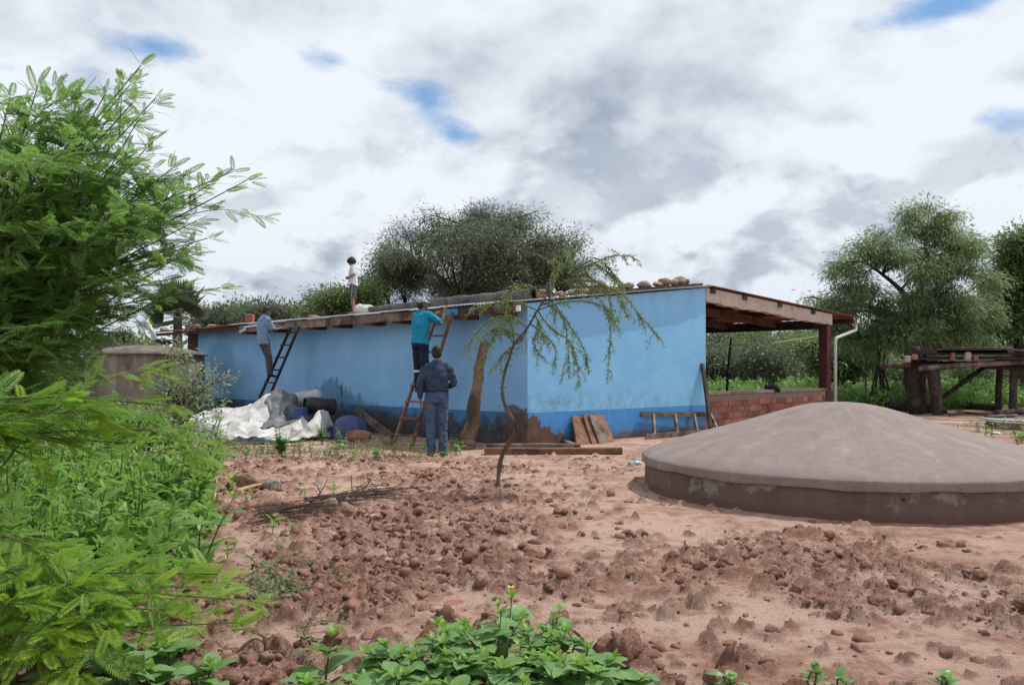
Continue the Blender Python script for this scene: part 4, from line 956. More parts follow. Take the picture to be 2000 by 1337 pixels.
for px, w, h, mat, lab, zo in (
    (1056, .22, .13, S1, 'flat reddish stone at the end of the dark roof roll', .02), (1058, .20, .12, S1, 'second reddish slab stacked above the flat one by the roof roll', .10),
    (1083, .20, .11, S0, 'small pale stone behind the sapling branches on the roof edge', 0), (1102, .20, .13, S1, 'small pinkish stone low on the gable edge left of the plank', 0),
    (1127, .24, .12, S0, 'pale flat stone just left of the roof plank', 0), (1144, .20, .17, S1, 'reddish tan stone at the lower end of the plank', .02),
    (1158, .30, .22, S0, 'large grey stone on the lower end of the roof plank', .06), (1176, .28, .27, S1, 'tall reddish stone next to the large grey one on the plank', .06),
    (1172, .20, .15, S0, 'small tan stone in front of the tall reddish one', .04), (1198, .24, .11, S0, 'low flat grey stone between the two reddish groups on the plank', .06),
    (1216, .22, .20, S1, 'orange tinted stone left of the round grey one on the plank', .06), (1229, .28, .20, S0, 'round grey stone beside the orange tinted one on the roof', .06),
    (1258, .40, .21, S0, 'broad oval grey stone alone in the middle of the plank', .06), (1284, .28, .17, S0, 'smooth grey stone right of the broad oval one', .06),
    (1299, .33, .26, S1, 'large reddish round stone near the top of the gable', .06), (1317, .24, .18, S0, 'grey stone squeezed between two large ones near the gable top', .06),
    (1326, .40, .24, S0, 'long pale green grey stone lying near the gable top', .08), (1341, .20, .19, S1, 'small red stone at the upper end of the row', .06)):
    b = b_of(px, 0.0); stone(px, b, w, h, mat, lab, 0.0 if zo else 0.06, zoff=zo)
for i in range(16):
    px = rnd.uniform(1068, 1340); stone(px, b_of(px, 0.0), rnd.uniform(.12, .2), rnd.uniform(.09, .14), rnd.choice((S0, S1)), 'small rubble stone tucked in among the larger stones on the roof edge', .09 + rnd.uniform(-.04, .03), zoff=.05)['group'] = 'small rubble on the roof edge'
# things towards the far end of the roof
for px, b, w, h, mat, lab in ((614, .3, .34, .13, S1, 'orange brown stone on the roof between the child and the man'), (321, .3, .42, .20, S0, 'pale stone at the far left end of the roof'),
        (385, .5, .26, .22, S1, 'round brown stone on the red roof sheets'), (413, .5, .40, .14, S1, 'flat brown stone right of the round one on the red sheets')):
    stone(px, b, w, h, mat, lab, gable=False, name='stone')
P_ = hp(a_of(488, .6), .6, roof_z(.6) + .02); o = MB().box((0, 0, .13), (.22, .2, .26)).build('brick_block', 'brick_red', None, loc=P_, label='upright brick block standing on the red roof near the man in pale blue', cat='brick'); bevel(o, .02)
P_ = hp(a_of(518, .6), .6, roof_z(.6) + .02); o = MB().box((0, 0, .10), (.2, .22, .2)).build('brick_block', 'clay', None, loc=P_, label='dark squat block on the roof just behind the man in pale blue', cat='brick'); bevel(o, .03)
# white sack by the child
mb = MB(); mb.ball((0, 0, .09), (.26, .17, .11), 16, 10); mb.ball((-.13, .02, .10), (.12, .1, .12), 12, 8); mb.ball((.2, 0, .06), (.1, .1, .06), 12, 8)
me = skin_mesh(mb, 'white_sack', .018, 3, .016, 9, 2)
link('white_sack', me, 'white_tarp', None, hp(a_of(713, .7), .7, roof_z(.7) + .02), label='crumpled white sack lying on the roof at the child\'s feet', cat='sack')
# dark roll of sheeting along the eave
a0, a1 = a_of(1046, .34), a_of(722, .34); n = 40; pts = []; rad = []
for k in range(n + 1):
    a = a0 + (a1 - a0) * k / n; pts.append(hp(a, .34 + .02 * math.sin(k * .7), roof_z(.34) + .095 + .008 * math.sin(k * 1.3))); rad.append((.105 if k < 26 else .105 - .04 * min(1, (k - 26) / 4)) + .007 * (k % 2))
mb = MB().tube(pts, rad, 20, caps=False)
o = mb.build('sheet_roll', 'rubber_roll', None, True, origin=pts[0], label='long ribbed dark roll lying along the roof edge above the near ladder', cat='roll')
so = o.modifiers.new('t', 'SOLIDIFY'); so.thickness = .012
MB().tube([Vector((0, 0, 0)) + LV * .05, LV * .09], [.09, .09], 20).build('dark_core', 'black_plastic', o)  # black plug stands for the dark inside of the open roll end
mb = MB(); q0 = hp(a_of(1046, .45), .30, roof_z(.3) + .26)
mb.add([hp(.02, .28, roof_z(.28) + .25), hp(-.02, .50, roof_z(.5) + .23), hp(-.06, .66, roof_z(.66) + .04), hp(-.02, .36, roof_z(.36) + .03), hp(.3, .30, roof_z(.3) + .27), hp(.3, .52, roof_z(.52) + .22), hp(.2, .70, roof_z(.7) + .03), hp(.25, .40, roof_z(.4) + .03)], [(0, 1, 5, 4), (1, 2, 6, 5), (2, 3, 7, 6), (0, 3, 2, 1), (4, 5, 6, 7), (3, 0, 4, 7)])
mb.build('black_sheet', 'black_plastic', None, origin=hp(0, .5, roof_z(.5)), label='folded black sheet at the near end of the roof roll', cat='sheet')

# ------------------------------------------------------------------ heap by the long wall
def heap_h(x, y):
    g = lambda cx, cy, h, sx, sy=None: h * np.exp(-((x - cx) / sx) ** 2 - ((y - cy) / (sy or sx)) ** 2)
    h = g(-5.0, 17.95, .80, .75) + g(-3.72, 16.05, .46, .30, .5) + g(-6.5, 18.2, .34, .8) + g(-5.6, 16.9, .20, .8) + g(-4.35, 16.6, .22, .5)
    f1_ = fbm(x * 1.2 + y * .5, y * .6 - x * .3, 1.25, 2, .4, 31); f2_ = fbm(x, y * .6, 4.0, 2, .4, 37)
    return h + .11 * (1 - 2 * np.abs(f1_)) ** 1 + .022 * (1 - 2 * np.abs(f2_)) + .04
def inpoly(x, y, poly):
    ins = np.zeros(x.shape, bool); n = len(poly)
    for i in range(n):
        x0, y0 = poly[i]; x1, y1 = poly[(i + 1) % n]
        c_ = (y0 > y) != (y1 > y); ins ^= c_ & (x < (x1 - x0) * (y - y0) / (y1 - y0 + 1e-9) + x0)
    return ins
def drape(name, poly, mat, step, dz, label, cat, edge=.16, lift=0.0):
    P_ = np.array(poly); xs = np.arange(P_[:, 0].min() - .1, P_[:, 0].max() + .1, step); ys = np.arange(P_[:, 1].min() - .1, P_[:, 1].max() + .1, step)
    X, Y = np.meshgrid(xs, ys); wx = X + .10 * fbm(X, Y, 1.6, 3, .6, 51); wy = Y + .10 * fbm(X, Y, 1.6, 3, .6, 52)
    ins = inpoly(wx, wy, poly); dist = np.full(X.shape, 9.0)
    for i in range(len(poly)):
        a = np.array(poly[i]); b = np.array(poly[(i + 1) % len(poly)]); ab_ = b - a
        t_ = np.clip(((wx - a[0]) * ab_[0] + (wy - a[1]) * ab_[1]) / (ab_ @ ab_), 0, 1); dist = np.minimum(dist, np.hypot(wx - a[0] - t_ * ab_[0], wy - a[1] - t_ * ab_[1]))
    Z = heap_h(X, Y) * (lift + (1 - lift) * np.clip(dist / edge, 0, 1)) + dz
    Z = np.maximum(Z, .025 + dz)
    X2 = X + .05 * fbm(X, Y, 3, 3, .6, 61); Y2 = Y + .05 * fbm(X, Y, 3, 3, .6, 62)
    ids = np.arange(X.size).reshape(X.shape); keep = ins[:-1, :-1] & ins[1:, :-1] & ins[:-1, 1:] & ins[1:, 1:]
    F_ = np.stack([ids[:-1, :-1], ids[:-1, 1:], ids[1:, 1:], ids[1:, :-1]], -1)[keep]
    used, inv = np.unique(F_, return_inverse=True); V_ = np.stack([X2, Y2, Z], -1).reshape(-1, 3)[used]; c_ = V_.mean(0) * [1, 1, 0]
    o = link(name, arr_mesh(name, V_ - c_, inv.reshape(-1, 4), True), mat, None, Vector(c_), label=label, cat=cat)
    so = o.modifiers.new('t', 'SOLIDIFY'); so.thickness = .008; return o
drape('tarpaulin', [(-7.6, 18.7), (-7.0, 17.6), (-6.0, 16.3), (-5.25, 15.15), (-4.6, 14.95), (-3.95, 15.15), (-3.62, 15.7), (-3.5, 16.3), (-3.95, 16.8), (-4.5, 17.2), (-4.9, 18.1), (-5.4, 18.6), (-6.3, 18.9)], 'white_tarp', .035, 0,
      'big crumpled white tarpaulin spread over the heap by the long wall', 'tarpaulin', lift=.25)
drape('plastic_sheet', [(-5.35, 18.1), (-4.95, 16.1), (-4.35, 16.3), (-4.12, 16.75), (-4.75, 17.7)], 'grey_sheet', .035, .035, 'dull grey plastic sheet draped over the white tarpaulin', 'sheet', edge=.05, lift=.85)
drape('plastic_sheet', [(-5.5, 15.35), (-5.2, 14.8), (-4.3, 14.75), (-4.1, 14.95), (-4.8, 15.15)], 'black_plastic', .04, -.005, 'strip of black plastic lying along the front edge of the tarpaulin', 'sheet', edge=.2, lift=0.1)
drape('plastic_sheet', [(-6.3, 15.9), (-6.0, 15.35), (-5.45, 15.2), (-5.4, 15.5), (-5.9, 15.9)], 'grey_sheet', .04, .0, 'pale grey plastic scrap on the dirt left of the tarpaulin front', 'sheet', edge=.2, lift=0.1)
def roll(p, q, r, mat, label, turns=True):
    p, q = Vector(p), Vector(q); d = q - p; n = 10
    o = MB().tube([d * (k / n) + Z3 * rnd.uniform(-.01, .01) for k in range(n + 1)], [(r * rnd.uniform(.96, 1.04), r * rnd.uniform(.9, .98)) for _ in range(n + 1)], 22, caps=False).build('sheet_roll', mat, None, True, loc=p, label=label, cat='roll')
    so = o.modifiers.new('t', 'SOLIDIFY'); so.thickness = .02
    MB().tube([d * .03, d * .97], r * .72, 18).build('dark_core', 'black_plastic', o, True)  # black core fills the hollow, darkening the open ends
    return o
roll(at(563, 783, 18.0), at(625, 772, 18.35), .17, 'white_tarp', 'pale grey roll of sheeting lying on top of the heap by the wall')
roll(at(597, 792, 17.3), at(652, 794, 17.6), .19, 'black_plastic', 'black roll of sheeting in front of the pale one on the heap')
roll(at(541, 778, 17.9), at(572, 786, 17.7), .13, 'grey_sheet', 'short dark grey roll peeking out left of the pale roll')
c = at(585, 808, 17.0); c.z -= .16
MB().lathe([(.001, .30), (.14, .29), (.17, .26), (.18, 0), (.17, -.3), (.001, -.3)], seg=24).build('drum', 'blue_plastic', None, True, loc=c, label='small blue drum wedged under the rolls in the heap', cat='drum')
c = gp(682, 857); brl = MB().lathe([(.001, .46), (.10, .455), (.20, .42), (.285, .35), (.335, .24), (.36, .10), (.365, 0), (.37, -.05)], seg=36)
o = brl.build('barrel', 'blue_plastic', None, True, loc=c, label='rounded dull blue barrel end standing beside the tarpaulin heap', cat='barrel'); o.scale = (1.0, .9, 1.0); o.rotation_euler = (R(6), R(8), 0)
MB().tube([(math.cos(a) * .367, math.sin(a) * .367, .06) for a in np.linspace(0, 6.283, 37)], .012, 6, caps=False).build('rim', 'blue_plastic', o, True)
c = gp(676, 862); mb = MB(); mb.tube([(0, 0, .10), (.16, .02, .11), (.34, .03, .10), (.46, .03, .09)], [.085, .115, .11, .08], 14)
me = skin_mesh(mb, 'clay_log', .016, 3, .006, 6, 1); link('log', me, 'clay', None, c, label='stubby red brown log lying in front of the blue barrel', cat='log')
c = gp(655, 858); o = MB().hexa([(0, 0, 0), (.13, .02, 0), (.13, .035, 0), (0, .015, 0), (-.02, .05, .24), (.11, .08, .27), (.11, .095, .27), (-.02, .065, .24)]).build('plastic_scrap', 'pvc', None, loc=c, label='white plastic scrap propped against the blue barrel', cat='scrap')
t0 = hp(a_of(697, -.05), -.06, .48); b0 = gp(768, 860)
MB().beam(b0 + Z3 * .04, t0, .16, .035, up=RV).build('board', 'wood_grey', None, origin=b0, label='grey board sloping from the wall to the ground by the blue barrel', cat='board')
def rock(px, py, w, h, mat, label, name='rock'):
    me = lump(1.0, rnd.randint(1, 900), 3, .45, (1, .8, 1), 0.6 if mat == 'clod_soil' else 0.15); me.materials.append(MATS[mat]); c = gp(px, py)
    o = link(name, me, None, None, c + Z3 * h * .25, label=label, cat='rock'); o.scale = (w / 2, w * .4, h * .62); o.rotation_euler = (rnd.uniform(-.2, .2), rnd.uniform(-.2, .2), rnd.uniform(0, 3)); return o
rock(757, 868, .24, .17, 'stone_red', 'pinkish rock at the foot of the near ladder')
rock(512, 1003, .32, .19, 'stone_red', 'large brown rock left of the dry twigs')
rock(572, 998, .38, .13, 'stone_red', 'broad flat rock half buried behind the dry twigs')
rock(645, 1005, .22, .16, 'stone_red', 'pale topped rock at the right end of the dry twigs')
rock(672, 1012, .18, .13, 'stone_red', 'round rock right next to the pale topped one')
rock(480, 955, .30, .18, 'stone_red', 'dark sided rock beside the peeled stick')
rock(535, 958, .25, .14, 'stone', 'tan stone behind the peeled stick')
rock(1222, 1300, .155, .14, 'clod_soil', 'big knobbly soil lump near the bottom edge, right of the leafy plants')
rock(1180, 1300, .10, .09, 'clod_soil', 'smaller soil lump left of the big knobbly one')
rock(1425, 1312, .13, .11, 'clod_soil', 'brown soil lump at the bottom edge, below the cistern')
rock(872, 1220, .115, .12, 'clod_soil', 'upright rounded soil lump behind the leafy plants')
rock(540, 1280, .13, .11, 'clod_soil', 'rounded soil lump at the bottom left beside the dead stick')
rock(655, 1256, .12, .10, 'clod_soil', 'soil lump left of the leafy plants')
# sticks
def stick(pts, r0, r1, mat, label, name='stick', cat='stick'):
    P_ = [Vector(p) for p in pts]; c = P_[0].copy(); P2 = curve([p - c for p in P_], 10); n = len(P2)
    return MB().tube(P2, [r0 + (r1 - r0) * k / (n - 1) for k in range(n)], 6).build(name, mat, None, True, loc=c, label=label, cat=cat)
stick([gp(462, 972, .05), gp(495, 962, .07), gp(522, 953, .05)], .024, .016, 'twig_pale', 'peeled orange stick lying among rocks at the left')
stick([gp(418, 985, .02), gp(424, 955, .08)], .012, .010, 'twig_pale', 'short pale stick standing in the soil beside the thicket')
stick([gp(590, 1262, .02), gp(605, 1235, .06), gp(622, 1205, .09)], .010, .005, 'twig', 'dark dead stick poking up at the bottom left')
stick([gp(1105, 1262, .10), gp(1135, 1290, .10), gp(1175, 1318, .05)], .008, .005, 'twig', 'dark stem leaning out of the leafy plants to the right')
stick([gp(455, 1283, .02), gp(500, 1280, .07), gp(530, 1290, .01)], .008, .005, 'twig_pale', 'pale arched stem on the soil near the bottom left')
tw = empty('twig_pile', gp(650, 985), 0, label='heap of dry dark twigs and brush on the dug soil', cat='brush')
c0 = gp(650, 985); parts = MB()
for i in range(150):
    f = rnd.random(); a = gp(470 + 250 * f + rnd.uniform(-15, 15), 1028 - 62 * f + rnd.uniform(-12, 12), rnd.uniform(.0, .05)) - c0
    L_ = rnd.uniform(.2, .7); ang = R(24) + rnd.gauss(0, .22); d = Vector((math.cos(ang) * L_, math.sin(ang) * L_ * .7, rnd.uniform(-.02, .05)))
    parts.tube([a, a + d * .5 + Vector((0, 0, rnd.uniform(0, .04))), a + d], [.005, .004, .002], 4)
for (x0, y0, x1, y1, x2, y2) in ((690, 975, 700, 950, 726, 936), (700, 968, 722, 940, 728, 920), (730, 978, 738, 955, 722, 938), (615, 975, 632, 952, 640, 935), (628, 965, 620, 950, 610, 942), (700, 985, 688, 960, 686, 928), (640, 1000, 690, 975, 745, 972)):
    p0, p1, p2 = gp(x0, y0), gp(x0, y0), gp(x0, y0); Yv = p0.y; MB().tube([at(x0, y0, Yv) - c0, at(x1, y1, Yv) - c0, at(x2, y2, Yv + .1) - c0], [.008, .006, .004], 5).build('twig', 'twig', tw)
parts.build('brushwood', 'twig', tw, kind='stuff')
o = MB().lathe([(.001, .19), (.012, .19), (.013, .14), (.034, .10), (.036, .01), (.001, 0)], seg=16).build('bottle', 'bottle_green', None, True, loc=gp(376, 1000, .03), label='green bottle lying at the edge of the thicket', cat='bottle'); o.rotation_euler = (R(80), 0, R(60))
def scrap(px, py, w, label, mat='pvc'):
    mb = MB(); mb.ball((0, 0, .02), (w / 2, w * .35, .035), 12, 8); me = skin_mesh(mb, 'scrap', .012, 1, .012, 16, px); link('litter', me, mat, None, gp(px, py), label=label, cat='litter')
scrap(381, 917, .16, 'white crumpled litter at the edge of the thicket'); scrap(1907, 860, .28, 'white litter on the ground at the right behind the cistern'); scrap(1945, 848, .22, 'second white scrap nearer the metal strip at the right'); scrap(1862, 845, .14, 'small pale blue scrap on the ground behind the cistern')
scrap(1240, 908, .20, 'grey flat scrap beside the cistern\'s left rim', 'metal_strip')

# ------------------------------------------------------------------ on and behind the brick wall
c = hp(.11, b_of(1508, .11), .865); mb = MB(); mb.tube([(-.17, 0, .05), (0, 0, .07), (.14, .0, .06)], [(.07, .06), (.075, .07), (.07, .05)], 12); mb.tube([(.1, -.05, .05), (.14, -.10, -.06)], [.06, .04], 10)
link('rag', skin_mesh(mb, 'rag', .013, 2, .014, 9, 4), 'cloth_black', None, c, label='dark rag lying on the low brick wall', cat='rag')
def pole(px, py0, py1, px1, Y, r, mat, label, name='pole'):
    b_ = at(px, HZ, Y); b_.z = -.1; t_ = at(px1, py1, Y); d = t_ - b_
    return MB().tube([Vector((0, 0, 0)), d * .35 + Vector((.015, 0, 0)), d * .7 - Vector((.01, 0, 0)), d], [r, r * .9, r * .85, r * .7], 7).build(name, mat, None, True, loc=b_, label=label, cat='pole')
pole(1414, 765, 660, 1428, 24.5, .045, 'bark_dark', 'dark thin pole standing behind the brick wall')
pole(1691, 790, 655, 1688, 30, .05, 'wood_grey', 'thin grey pole standing in the weeds right of the porch post')
p0 = hp(2.5, BW + .02, 1.95); p1 = at(1602, 655, 27.0); n = 12
MB().tube([Vector((0, 0, 0)) + (p1 - p0) * (k / n) + Z3 * (-.18 * (1 - (2 * k / n - 1) ** 2)) for k in range(n + 1)], .012, 5).build('line', 'wire_yellow', None, True, loc=p0, label='yellow line sagging across the open porch', cat='line')
pole(1604, 790, 652, 1603, 27.0, .05, 'bark_dark', 'dark pole holding the far end of the yellow line, hidden by the porch post')

# ------------------------------------------------------------------ timber rack on the right
rk = empty('timber_rack', gd(1850, 806), 0, label='dark rough timber platform on tree trunk posts behind the cistern', cat='rack'); rk0 = Vector(rk.location)
def rpt(px, py, Y): return at(px, py, Y) - rk0
def rpost(px0, px1, pyt, Y, r0, r1):
    b_ = at(px0, HZ, Y); b_.z = -.1; t_ = at(px1, pyt, Y); pts = [b_.lerp(t_, k / 4) + Vector((rnd.uniform(-.02, .02), 0, 0)) for k in range(5)]
    MB().tube([q - rk0 for q in pts], [r0 + (r1 - r0) * k / 4 for k in range(5)], 10).build('post', 'wood_dark', rk, True)
rpost(1788, 1785, 676, 25, .20, .17); rpost(1798, 1798, 690, 25.6, .17, .16); rpost(1834, 1822, 722, 24.6, .14, .19); rpost(1951, 1952, 700, 26, .10, .10); rpost(1976, 1980, 698, 25.2, .11, .10)
def rlog(pts, r, mat='wood_dark', nm='pole'):
    MB().tube([rpt(*q) for q in pts], r, 8).build(nm, mat, rk, True)
rlog([(1720, 714, 25), (1780, 713, 25), (1850, 714, 25.3)], .075, 'wood_grey'); rlog([(1795, 720, 24.4), (1880, 713, 24.5), (1960, 708, 24.6), (2060, 700, 24.8)], .09, 'wood_grey')
rlog([(1770, 709, 26), (1900, 710, 26.2), (2060, 712, 26.4)], .08); rlog([(1803, 802, 26), (1860, 762, 25.8), (1925, 715, 25.6)], .075)
rlog([(1930, 716, 25), (2060, 722, 25)], .07)
for i in range(9):
    Yp = 24.5 + i * .26; y0 = 700 - rnd.uniform(0, 4)
    p, q = rpt(1768 + rnd.uniform(-8, 14), y0 + 2, Yp), rpt(2070, y0 + rnd.uniform(-2, 3), Yp)
    MB().beam(p, q, .24, .05).build('deck_plank', 'wood_dark', rk)
for i in range(10):
    Yp = 24.4 + (i % 4) * .5; x0 = rnd.uniform(1770, 1850); x1 = x0 + rnd.uniform(90, 220); y0 = 692 - rnd.uniform(0, 9)
    MB().beam(rpt(x0, y0, Yp), rpt(x1, y0 + rnd.uniform(-4, 5), Yp), .2, .07).build('stacked_board', 'wood_dark', rk)
rlog([(1850, 682, 24.6), (1935, 681, 24.7), (2060, 690, 24.9)], .05, 'wood_dark', 'stacked_board')
for px, py, w, h, mt, lab in ((1786, 697, .16, .16, 'clay', 'round clay lump on the left end of the timber rack'), (1860, 696, .13, .26, 'clay', 'upright orange brick on the timber rack'), (1889, 695, .17, .24, 'stone', 'pale grey block on the timber rack next to the orange brick'), (1905, 699, .14, .18, 'brick_red', 'dark red brick on the rack right of the pale block'), (1772, 701, .16, .2, 'stone', 'grey block at the far left end of the rack')):
    c = at(px, py, 24.35); o = MB().box((0, 0, 0), (w, w, h)).build('block', mt, None, loc=c, label=lab, cat='block'); bevel(o, .03, 2)
# bundle of sticks left of the rack
bs_ = empty('stick_bundle', gd(1718, 797), 0, label='bundle of thin dead poles stacked upright in a tripod beside the rack', cat='sticks'); c0 = Vector(bs_.location)
for px0, px1, pt in ((1697, 1722, 672), (1704, 1718, 690), (1711, 1716, 680), (1722, 1716, 700), (1731, 1714, 690), (1738, 1716, 705), (1744, 1722, 710), (1716, 1730, 676), (1708, 1735, 700)):
    Y = 28.5 + rnd.uniform(-.4, .4); b_ = at(px0, HZ, Y); b_.z = 0; t_ = at(px1, pt, 28.5)
    MB().tube([b_ - c0, b_.lerp(t_, .5) - c0 + Vector((rnd.uniform(-.04, .04), 0, 0)), t_ - c0], [.045, .038, .022], 6).build('pole', 'bark_dark', bs_, True)
for x0, y0, x1, y1, r, mt, lab in ((1748, 802, 1772, 804, .22, 'bark_dark', 'short thick log end lying left of the rack posts'), (1858, 795, 1945, 804, .14, 'bark_dark', 'long dark log lying under the timber rack'), (1945, 812, 2030, 806, .09, 'wood_grey', 'pale log lying at the right edge under the rack'), (1926, 818, 1985, 814, .05, 'wood_grey', 'thin branch lying in front of the pale log'), (1855, 812, 1885, 808, .05, 'wood_red', 'splintered plank piece lying below the rack'), (1870, 806, 1935, 812, .04, 'wood_red', 'thin reddish stick lying on the dirt below the rack'), (1800, 806, 1850, 807, .06, 'bark_dark', 'small dark log between the rack posts')):
    a, b = gd(x0, y0), gd(x1, y1); d = b - a
    MB().tube([Vector((0, 0, r)), d * .5 + Vector((0, .04, r * 1.05)), d + Vector((0, 0, r * .9))], [r, r * .95, r * .85], 10).build('log', mt, None, True, loc=a, label=lab, cat='log')
a, b = gd(1932, 834), gd(2060, 842); a.z = b.z = .16
o = MB().hexa([Vector((0, 0, 0)), b - a, b - a + Vector((0, .5, .02)), Vector((0, .5, .02)), Vector((0, 0, .03)), b - a + Z3 * .03, b - a + Vector((0, .5, .05)), Vector((0, .5, .05))]).build('metal_sheet', 'metal_strip', None, loc=a, label='blue grey metal sheet lying on timber at the right edge', cat='sheet')
a, b = gd(1935, 836), gd(2060, 845); MB().beam(Z3 * .08, b - a + Z3 * .08, .14, .155).build('timber', 'wood_grey', None, loc=a + Vector((0, .12, 0)), label='grey timber under the metal sheet at the right edge', cat='timber')
# ------------------------------------------------------------------ vegetation
def rvec(n, rg=nr): return nrm(rg.normal(size=(n, 3)))
def blob_pts(c, r, n, lo=0.35):
    d = rvec(n); rad = (lo + (1 - lo) * nr.random((n, 1)) ** 0.6); return np.array(c) + d * rad * np.array(r)
def twiggy(name, label, cat, base, blobs, nbr, nleaf, ll, lw, mat, bark='bark_dark', trunk_r=.2, fork=.35, droop=.35, sig=.30, group=None, limb_r=None, bare=False, lean=(0, 0)):
    """a tree: trunk, limbs into each crown mass, branchlets, and leaves gathered round the branchlets"""
    base = Vector(base); root = empty(name, base, 0, label=label, cat=cat, group=group)
    tot = sum(b[1][0] * b[1][1] * b[1][2] for b in blobs); top_ = max(b[0][2] + b[1][2] for b in blobs)
    fk = base + Vector((lean[0], lean[1], (top_ - base.z) * fork)); L_ = limb_r or trunk_r * .5
    tr = MB()
    tp = curve([base - Vector((0, 0, .15)) - base, (fk - base) * .5 + Vector((rnd.uniform(-.1, .1), 0, 0)) * trunk_r * 4, fk - base], 8)
    tr.tube(tp, [trunk_r * (1.25 - .45 * k / (len(tp) - 1)) for k in range(len(tp))], 9)
    br = MB(); Pl, Dl = [], []
    mains = []
    if len(blobs) > 20:                                     # many clumps: a few main limbs, each clump on a bough from the nearest one
        pick = [max(blobs, key=lambda b: b[0][2])[0]]
        while len(pick) < 9: pick.append(max(blobs, key=lambda b: min((Vector(b[0]) - Vector(q)).length for q in pick))[0])
        for q in pick:
            q = fk.lerp(Vector(q), .78); md = fk.lerp(q, .5) + Vector((rnd.gauss(0, .25), rnd.gauss(0, .25), .10 * (q - fk).length))
            lp = curve([fk - Vector((0, 0, trunk_r)), fk.lerp(md, .5) + Vector((rnd.gauss(0, .12), rnd.gauss(0, .12), 0)), md, q], 14); mains.append(lp)
            br.tube([w_ - base for w_ in lp], [trunk_r * (.52 - .40 * i / (len(lp) - 1)) for i in range(len(lp))], 7)
    for c, r in blobs:
        c = Vector(c); share = r[0] * r[1] * r[2] / tot; k = max(2, int(nbr * share ** .8 / sum((b[1][0] * b[1][1] * b[1][2] / tot) ** .8 for b in blobs)))
        mid = fk.lerp(c, .5) + Vector((rnd.uniform(-.2, .2), rnd.uniform(-.2, .2), .12 * (c - fk).length))
        lp = curve([fk - Vector((0, 0, trunk_r)), mid, c], 10)
        if mains:
            s0 = min((q for l in mains for q in l[3:]), key=lambda q: (q - c).length + .6 * max(0, q.z - c.z)); lp = curve([s0, s0.lerp(c, .5) + Vector((rnd.gauss(0, .12), rnd.gauss(0, .12), .10)), c], 8)
        br.tube([q - base for q in lp], [L_ * (1 - .65 * i / (len(lp) - 1)) for i in range(len(lp))], 7)
        ends = blob_pts(c, r, k)
        for e in ends:
            s = lp[rnd.randint(len(lp) // 2, len(lp) - 1)]; e = Vector(e)
            out = (e - c); m_ = s.lerp(e, .55) + Vector((0, 0, .10 * (e - s).length)) + Vector((rnd.gauss(0, .08), rnd.gauss(0, .08), 0)) * (e - s).length
            end = e - Vector((0, 0, droop * .6 * max(r)))* rnd.random()*.5
            bp_ = curve([s, m_, end], 6); rr = L_ * (.28 if nbr < 200 else .18)
            br.tube([q - base for q in bp_], [rr * (1 - .8 * i / (len(bp_) - 1)) for i in range(len(bp_))], 4, caps=False)
            nl = int(nleaf / nbr * rnd.uniform(.4, 1.6))
            if nl < 1 or bare: continue
            t_ = .35 + .65 * nr.random(nl) ** .8; A = np.array([list(q) for q in bp_]); ii = t_ * (len(bp_) - 1); i0 = np.minimum(ii.astype(int), len(bp_) - 2); fr = (ii - i0)[:, None]
            pp = A[i0] * (1 - fr) + A[i0 + 1] * fr; dd = nrm(A[i0 + 1] - A[i0])
            off = nr.normal(size=(nl, 3)) * sig * np.array([1, 1, .7]); off[:, 2] -= np.abs(nr.normal(size=nl)) * droop * sig
            Pl.append(pp + off); Dl.append(dd * .5 + nrm(off) * .9 + nr.normal(size=(nl, 3)) * .35 + np.array([0, 0, -droop]))
    tr.build('trunk', bark, root, True); br.build('branches', bark, root, True)
    if Pl:
        P_ = np.concatenate(Pl) - np.array(base); D_ = np.concatenate(Dl); N_ = rvec(len(P_)) * .8 + np.array([0, 0, .9])
        V_, F_ = leaf_quads(P_, D_, N_, ll * (0.6 + .8 * nr.random(len(P_))), lw * (0.7 + .6 * nr.random(len(P_))))
        o = link('crown', arr_mesh('crown', V_, F_), mat, root); o['kind'] = 'stuff'
    return root
def B(px, py, Y, rx, rz, ry=None):   # crown mass given by its place and size in the photo
    k = Y / FPX; return (at(px, py, Y), (rx * k, (ry or rx) * k, rz * k))
def clumps(env, n, Y, r, flat=.6, shell=.45):
    """many small leaf clumps spread through the crown's overall outline"""
    out = []; k = Y / FPX; area = [b[2] * b[3] for b in env]
    for i in range(n):
        cx, cy, rx, rz_ = rnd.choices(env, area)[0]; a = rnd.uniform(0, 6.283); q = (shell + (1 - shell) * rnd.random()) if rnd.random() < .7 else rnd.random()
        rr = r * rnd.uniform(.6, 1.45); dep = rnd.uniform(-1, 1) * rx * .9 * math.sqrt(max(0, 1 - q * q * .8))
        out.append((at(cx + rx * q * math.cos(a), cy + rz_ * q * math.sin(a), Y + dep * k), (rr * k, rr * k, rr * flat * k)))
    return out
def on_ground(px, Y): q = at(px, HZ, Y); q.z = 0; return q
# the big wide tree behind the house
Y = 31
twiggy('acacia_tree', 'wide dark spreading tree rising behind the roof in the middle', 'tree', on_ground(930, Y),
       clumps([(930, 500, 200, 75), (985, 435, 75, 38), (925, 450, 90, 45), (840, 450, 65, 32), (1095, 485, 60, 40), (770, 525, 65, 45), (930, 560, 215, 30), (1120, 535, 55, 42), (720, 570, 45, 26), (700, 585, 35, 18), (760, 550, 60, 30), (1000, 500, 110, 60)], 235, Y, 29, .65, .2),
       1500, 108000, .150, .034, 'leaf_olive', trunk_r=.42, fork=.40, droop=.25, sig=.22, limb_r=.045)
twiggy('acacia_tree', 'leafy lower tree at the left foot of the wide spreading tree', 'tree', on_ground(665, 29), [B(660, 580, 29, 42, 26), B(690, 592, 29, 45, 24), B(640, 588, 29, 26, 15), B(720, 575, 29, 40, 28)], 70, 9000, .15, .05, 'leaf_thicket', trunk_r=.14, sig=.26)
